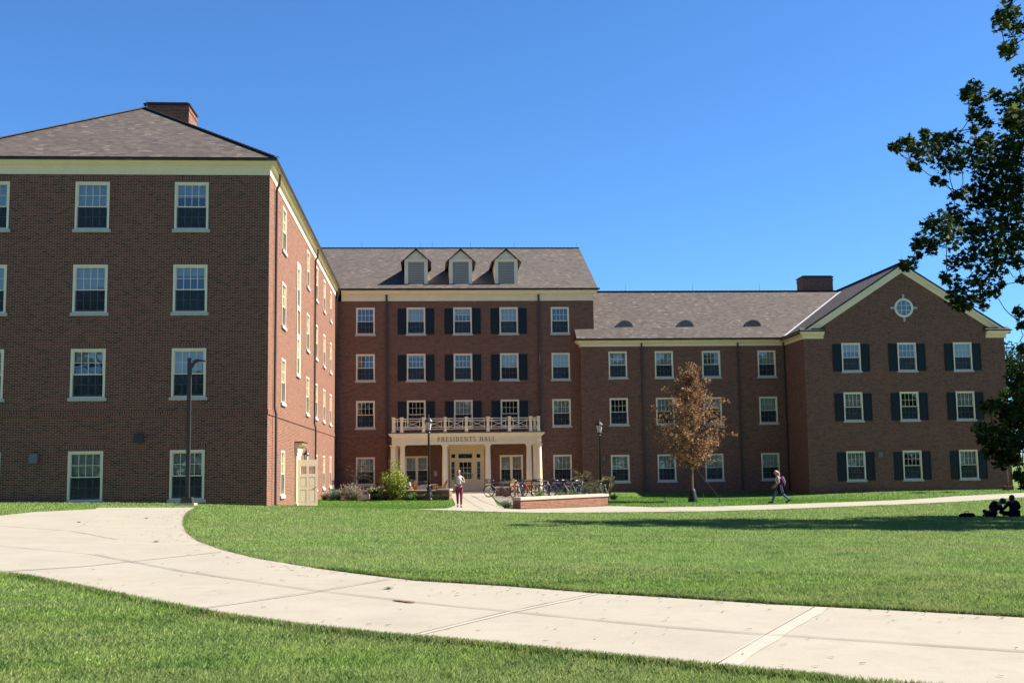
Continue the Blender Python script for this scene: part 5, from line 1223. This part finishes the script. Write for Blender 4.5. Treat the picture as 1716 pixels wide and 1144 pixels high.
# girl with purple backpack walking left: local x forward
gx1, gy1 = 17.55, 56.9
RZ_ = pi-.15
T = empty('person', (gx1,gy1,hz(gx1,gy1)+.025), RZ_, 'blonde woman in white top and jeans walking left along the far path', 'person')
F = Fig()
F.add('pelvis',(0,0,.90),.105,None,.13); F.add('waist',(.02,0,1.02),.09,'pelvis',.11); F.add('chest',(.05,0,1.20),.10,'waist',.13); F.add('uchest',(.07,0,1.31),.08,'chest',.11)
F.add('neck',(.10,0,1.40),.048,'uchest'); F.add('jaw',(.155,0,1.475),.07,'neck',.062); F.add('skull',(.15,0,1.54),.092,'jaw',.078); F.add('crown',(.14,0,1.60),.06,'skull',.055); F.add('nose',(.255,0,1.50),.013,'skull')
for s_, k in ((1,'l'),(-1,'r')): F.add(k+'sh',(.07,s_*.165,1.31),.05,'uchest')
for s_, k, dx in ((1,'l',.20),(-1,'r',.26)):
    F.add(k+'el',(.05,s_*.215,1.06),.038,k+'sh'); F.add(k+'wr',(dx,s_*.19,.86),.027,k+'el'); F.hand(k,k+'wr',(.75,0,-.6),(0,-s_,0),.6)
for s_, k, kx, ax, az in ((1,'l',.22,.40,.10),(-1,'r',-.16,-.48,.17)):
    F.add(k+'hip',(0,s_*.08,.84),.085,'pelvis'); F.add(k+'thigh',(kx*.55,s_*.085,.66),.078,k+'hip'); F.add(k+'knee',(kx,s_*.08,.48),.056,k+'thigh'); F.add(k+'calf',(kx+(ax-kx)*.4,s_*.08,.34),.054,k+'knee'); F.add(k+'ank',(ax,s_*.075,az),.037,k+'calf'); F.add(k+'toe',(ax+.15,s_*.08,.05 if s_ > 0 else .035),.03,k+'ank')
skin_mesh('body', F.n, F.e, M['skin'], T)
n_, e_ = F.sub(['pelvis','waist','chest','uchest','lsh','rsh'],1.10,.012); n_[0] = (0,0,.95,.105,.13); skin_mesh('top', n_, e_, M['white'], T)
n_, e_ = F.sub(['pelvis']+[k+j for k in 'lr' for j in ('hip','thigh','knee','calf','ank')],1.04,.007); skin_mesh('jeans', n_, e_, M['jean'], T)
for k in 'lr':
    a, b = Vector(F.n[F.k[k+'ank']][:3]), Vector(F.n[F.k[k+'toe']][:3]); skin_mesh('boot', [(*(a+Vector((-.02,0,.06))),.048),(*(a+Vector((-.03,0,-.045))),.045),(*(a+Vector((.05,0,-.05))),.045),(*b,.04),(*(b+Vector((.05,0,0))),.026)], [(0,1),(1,2),(2,3),(3,4)], M['shoe'], T)
# jacket tied round the waist, hanging in flaps with pale stripes
mb = MB(); ellipsoid(mb,(-.01,0,.93),(.165,.195,.10),16,8); 
for (yy, xx, zb, w_) in ((.19,-.05,.52,.22),(-.19,-.05,.56,.22),(.0,-.19,.54,.26),(.19,.08,.60,.09)): mb.bar((xx*.8,yy*.95,.95),(xx*1.5,yy*1.15,zb), w_, .03, up=(xx,yy,.2))
j = mb.build('tied_jacket', M['blackc'], T, True)
mb = MB(); mb.bar((-.02,.215,.92),(-.06,.25,.56),.02,.012,up=(0,1,.1)); mb.bar((-.09,.205,.92),(-.16,.24,.56),.02,.012,up=(0,1,.1)); mb.build('stripe', M['white'], j)
mb = MB(); ellipsoid(mb,(.135,0,1.555),(.105,.092,.092),16,10,Matrix.Rotation(-.6,3,'Y'),-.4); mb.tube([(.07,0,1.57),(.02,0,1.50),(.0,.02,1.38),(.02,.03,1.27)],[.06,.055,.045,.015],8); mb.build('hair', M['hairb'], T, True)
face_bits(T,(.155,0,1.535),(1,0,0),.095)
T = empty('backpack', (gx1,gy1,hz(gx1,gy1)+.025), RZ_, 'purple backpack on the back of the woman walking left', 'backpack')
mb = MB(); ellipsoid(mb,(-.13,0,1.10),(.115,.155,.24),16,12,Matrix.Rotation(.22,3,'Y')); ellipsoid(mb,(-.215,0,1.02),(.06,.12,.13),12,8,Matrix.Rotation(.22,3,'Y')); mb.build('bag', M['purple'], T, True)
mb = MB()
for s_ in (-1,1): mb.tube([(-.06,s_*.11,1.33),(.05,s_*.125,1.375),(.155,s_*.12,1.27),(.13,s_*.14,1.10),(-.03,s_*.15,.95)],.018,6)
mb.build('strap', M['blackc'], T, True)
mb = MB(); mb.tube([(-.17,.06,1.34),(-.24,.075,1.22),(-.29,.07,1.05),(-.25,.06,.88)],.016,6); mb.build('trim', M['white'], T, True)

# two people sitting on the lawn, backs to the viewer
def sitter(x, y, lab, lean, headp, skin, shirt, trousers, hair, arms, legs):
    T = empty('person', (x,y,hz(x,y)+.01), 0, lab, 'person'); F = Fig(); L = Vector(lean)
    F.add('pelvis',(0,0,.11),.155,None,.125); F.add('waist',tuple(Vector((0,0,.11))+L*.35),.13,'pelvis',.10); F.add('chest',tuple(Vector((0,0,.11))+L*.72),.15,'waist',.11); F.add('uchest',tuple(Vector((0,0,.11))+L),.12,'chest',.09)
    hp = Vector(headp); u = Vector((0,0,.11))+L; F.add('neck',tuple(u.lerp(hp,.5)),.055,'uchest'); F.add('skull',tuple(hp),.085,'neck',.095); F.add('crown',tuple(hp+(hp-u).normalized()*.07),.065,'skull',.07)
    side = Vector((1,0,0))-L.normalized()*L.normalized().x; side.normalize()
    for s_, k in ((1,'r'),(-1,'l')):
        F.add(k+'sh',tuple(u+side*s_*.18+Vector((0,0,-.02))),.062,'uchest'); el, wr = arms[k]; F.add(k+'el',el,.048,k+'sh'); F.add(k+'wr',wr,.032,k+'el'); d = Vector(wr)-Vector(el); F.hand(k,k+'wr',d,(0,0,-1),.4)
        kn, an = legs[k]; F.add(k+'hip',(s_*.10,.03,.11),.095,'pelvis'); F.add(k+'knee',kn,.068,k+'hip'); F.add(k+'ank',an,.042,k+'knee'); F.add(k+'toe',(an[0]-s_*.10,an[1]+.08,.04),.035,k+'ank')
    skin_mesh('body', F.n, F.e, M[skin], T)
    n_, e_ = F.sub(['pelvis','waist','chest','uchest','lsh','rsh','lel','rel','lwr','rwr','neck'],1.10,.012); skin_mesh('jacket', n_, e_, M[shirt], T)
    n_, e_ = F.sub(['pelvis','lhip','rhip','lknee','rknee','lank','rank'],1.02,.008); skin_mesh('trousers', n_, e_, M[trousers], T)
    for k in 'lr':
        a, b = F.n[F.k[k+'ank']][:3], F.n[F.k[k+'toe']][:3]; skin_mesh('shoe', [(*a,.045),(*b,.042),(b[0]+(b[0]-a[0])*.4,b[1]+.02,b[2],.028)], [(0,1),(1,2)], M['shoe'], T)
    mb = MB(); ellipsoid(mb, hp+Vector((0,-.030,.010)), hair[1], 16, 10, None, -.9); mb.build('hair', M[hair[0]], T, True)
    face_bits(T, hp+Vector((0,0,-.01)), (-.25,.97,0) if x > 21.5 else (.4,.9,-.1), .09)
sitter(21.95,42.1,'person in dark clothes sitting upright on the grass at the right edge, short hair', (0,.03,.42), (-.03,.06,.70), 'skind','blackc','navy',('hairk',(.105,.11,.115)), {'l':((-.30,.10,.33),(-.34,.34,.20)),'r':((.30,.12,.32),(.16,.36,.22))}, {'l':((-.36,.34,.16),(.05,.50,.07)),'r':((.36,.32,.16),(-.05,.42,.07))})
sitter(20.98,42.0,'person in dark clothes sitting on the grass, leaning right towards a companion', (.34,.10,.33), (.56,.12,.57), 'skin2','blackc','navy',('hairk',(.125,.125,.125)), {'l':((.16,.34,.34),(.40,.42,.16)),'r':((.56,.26,.22),(.70,.40,.10))}, {'l':((-.02,.46,.22),(.32,.50,.07)),'r':((.40,.30,.14),(.10,.48,.07))})
mb = MB(); ellipsoid(mb,(0,0,.07),(.32,.18,.10),18,9); mb.bar((-.2,-.12,.155),(.2,-.12,.15),.03,.02); mb.tube([(-.1,0,.16),(-.05,0,.22),(.05,0,.22),(.1,0,.16)],.012,6)
b_ = mb.build('bag', M['navy'], None, True, loc=(20.15,42.15,hz(20.15,42.15))); tag(b_, 'dark bag lying flat on the grass left of the seated pair', 'bag')

# ------------------------------------------------------------------ grass blades
def on_lawn(x, y, edge=0.0):
    ok = ~(inpoly(x,y,PATH1)|inpoly(x,y,PATH2)|inpoly(x,y,BEDL)|inpoly(x,y,BEDR)|inpoly(x,y,BEDQ)|inpoly(x,y,PLAZA)|inpoly(x,y,PLAZL))
    ok &= ~((x < XL+.05) & (y > YL-.03) & (x > -20.3)); ok &= ~((y > 80) & (x > -7) & (x < 40)); ok &= ~((y > 75.7) & (x > 25.4) & (x < 39.6)); ok &= ~((y > 77.2) & (x > -2.8) & (x < 8))
    return ok
def grass(N):
    out = []
    n = int(N*1.25)
    th_ = rng.uniform(-.60,.72,n); r = 5.2*(88/5.2)**rng.uniform(0,1,n)**.88
    x, y = r*np.sin(th_), r*np.cos(th_); k = on_lawn(x,y); x, y, r = x[k], y[k], r[k]
    # thicker tufts along the path edges
    m_ = 90000; P_ = np.array(near[3:]); Q = np.array(far[2:])
    for E_ in (P_, Q):
        seg = rng.integers(0,len(E_)-1,m_); t = rng.uniform(0,1,m_)[:,None]; p = E_[seg]*(1-t)+E_[seg+1]*t+rng.normal(size=(m_,2))*.05
        rr = np.hypot(p[:,0],p[:,1]); keep = on_lawn(p[:,0],p[:,1])&(rng.uniform(0,1,m_) < np.clip(11/rr,.12,1)); x = np.r_[x,p[keep,0]]; y = np.r_[y,p[keep,1]]; r = np.r_[r,rr[keep]]
    z = H(x,y); n = len(x)
    ne = len(x)-k.sum(); ed = np.zeros(len(x), bool); ed[len(x)-ne:] = True
    wd = np.maximum(.0036, .00046*r)*rng.uniform(.7,1.3,n); ht = (.031+.0003*np.minimum(r,60))*rng.uniform(.5,1.5,n)
    a = rng.uniform(0,2*pi,n); b = a+pi/2+rng.normal(size=n)*.6; ln = ht*rng.uniform(.15,1.0,n)
    dx, dy = np.cos(a)*wd/2, np.sin(a)*wd/2; lx, ly = np.cos(b)*ln, np.sin(b)*ln
    C = np.array([(.23,.40,.06),(.30,.49,.08),(.39,.54,.14),(.14,.29,.048),(.52,.56,.22)])[rng.choice(5,n,p=[.28,.3,.2,.14,.08])]*rng.uniform(.8,1.2,(n,1))
    ht[ed] *= 1.7; br_ = ed & (rng.uniform(0,1,n) < .22); C[br_] = np.array((.30,.22,.10))*rng.uniform(.6,1.2,(br_.sum(),1))
    lush = y > np.interp(x, [-10,-.6,4,10,17,23,37,50], [47.5,47.9,49,52,55.5,61,70,80]); lush &= (x > XL)
    C[lush] = np.array((.115,.29,.018))*rng.uniform(.7,1.35,(lush.sum(),1)); al = np.where(lush, .12, 1.0)
    nr = r < 19
    V = np.zeros((n,3,3)); V[:,0] = np.c_[x-dx,y-dy,z-.005]; V[:,1] = np.c_[x+dx,y+dy,z-.005]; V[:,2] = np.c_[x+lx,y+ly,z+ht]
    g = empty('grass', (0,0,0)); bpy.data.objects.remove(g)
    f = ~nr
    # near blades bend: four-sided
    W_ = np.zeros((nr.sum(),4,3)); q = nr
    W_[:,0] = V[q,0]; W_[:,1] = V[q,1]; W_[:,2] = V[q,2]; mid = np.c_[(x-dx*.9+lx*.35)[q],(y-dy*.9+ly*.35)[q],(z+ht*.62)[q]]; W_[:,3] = mid
    o1 = poly_cloud('grass', W_, 4, C[q], M['blade'], A=al[q]); o1['kind'] = 'stuff'
    o2 = poly_cloud('grass', V[f], 3, C[f], M['blade'], A=al[f]); o2['kind'] = 'stuff'
grass(1350000)
# clippings and weeds on the near path
n_ = 1900; E_ = np.array(far[2:]); E2 = np.array(near[3:-2]); x = []; y = []
for Q, sg, m_ in ((E_, 1, 300), (E2, 1, 110)):
    sN = rng.integers(0,len(Q)-1,m_); t = rng.uniform(0,1,m_)[:,None]; p = Q[sN]*(1-t)+Q[sN+1]*t; d = Q[sN+1]-Q[sN]; d /= np.linalg.norm(d,axis=1)[:,None]
    p = p+np.c_[-d[:,1],d[:,0]]*rng.exponential(.55,m_)[:,None]; x.append(p[:,0]); y.append(p[:,1])
x = np.concatenate(x); y = np.concatenate(y); k = inpoly(x,y,PATH1); x, y = x[k], y[k]
P_ = np.c_[x,y,H(x,y)+.03]; nrm = len(P_)
a = rng.uniform(0,pi,nrm); L = rng.uniform(.008,.03,nrm)*(1+.02*np.hypot(x,y)); V = np.zeros((nrm,4,3)); wv = .003+.0002*np.hypot(x,y)
ca, sa = np.cos(a), np.sin(a)
for i, (p, q) in enumerate(((-1,-1),(1,-1),(1,1),(-1,1))): V[:,i] = P_+np.c_[ca*L*p-sa*wv*q, sa*L*p+ca*wv*q, np.zeros(nrm)+.002*i]
o = poly_cloud('grass_clippings', V, 4, np.array([(.16,.17,.06),(.24,.21,.11),(.14,.14,.06)])[rng.integers(0,3,nrm)], M['leaf']); o['kind'] = 'stuff'
for i, (x, y, lab) in enumerate(((-8.6,36.0,'dry tuft of weed on the path near the far lawn corner'),(-9.9,33.6,'small weed by the cross seam at the left part of the path'),(-5.9,25.6,'brownish weed beside the seam in the curve'),(-.55,15.6,'weed in the cross seam right of the rusty plate'))):
    m_ = 60; a = rng.uniform(0,2*pi,m_); d = np.c_[np.cos(a),np.sin(a)]; hh = rng.uniform(.01,.045,m_); l = rng.uniform(.03,.13,m_); V = np.zeros((m_,3,3)); wv = np.c_[-d[:,1],d[:,0]]*.006
    V[:,0,:2] = -wv; V[:,1,:2] = wv; V[:,2,:2] = d*l[:,None]; V[:,2,2] = hh
    o = poly_cloud('weed', V, 3, np.array([(.22,.19,.08),(.15,.17,.05)])[rng.integers(0,2,m_)], M['leaf'], None, (x,y,hz(x,y)+.02)); tag(o, lab, 'weed', 'weeds in the path seams')
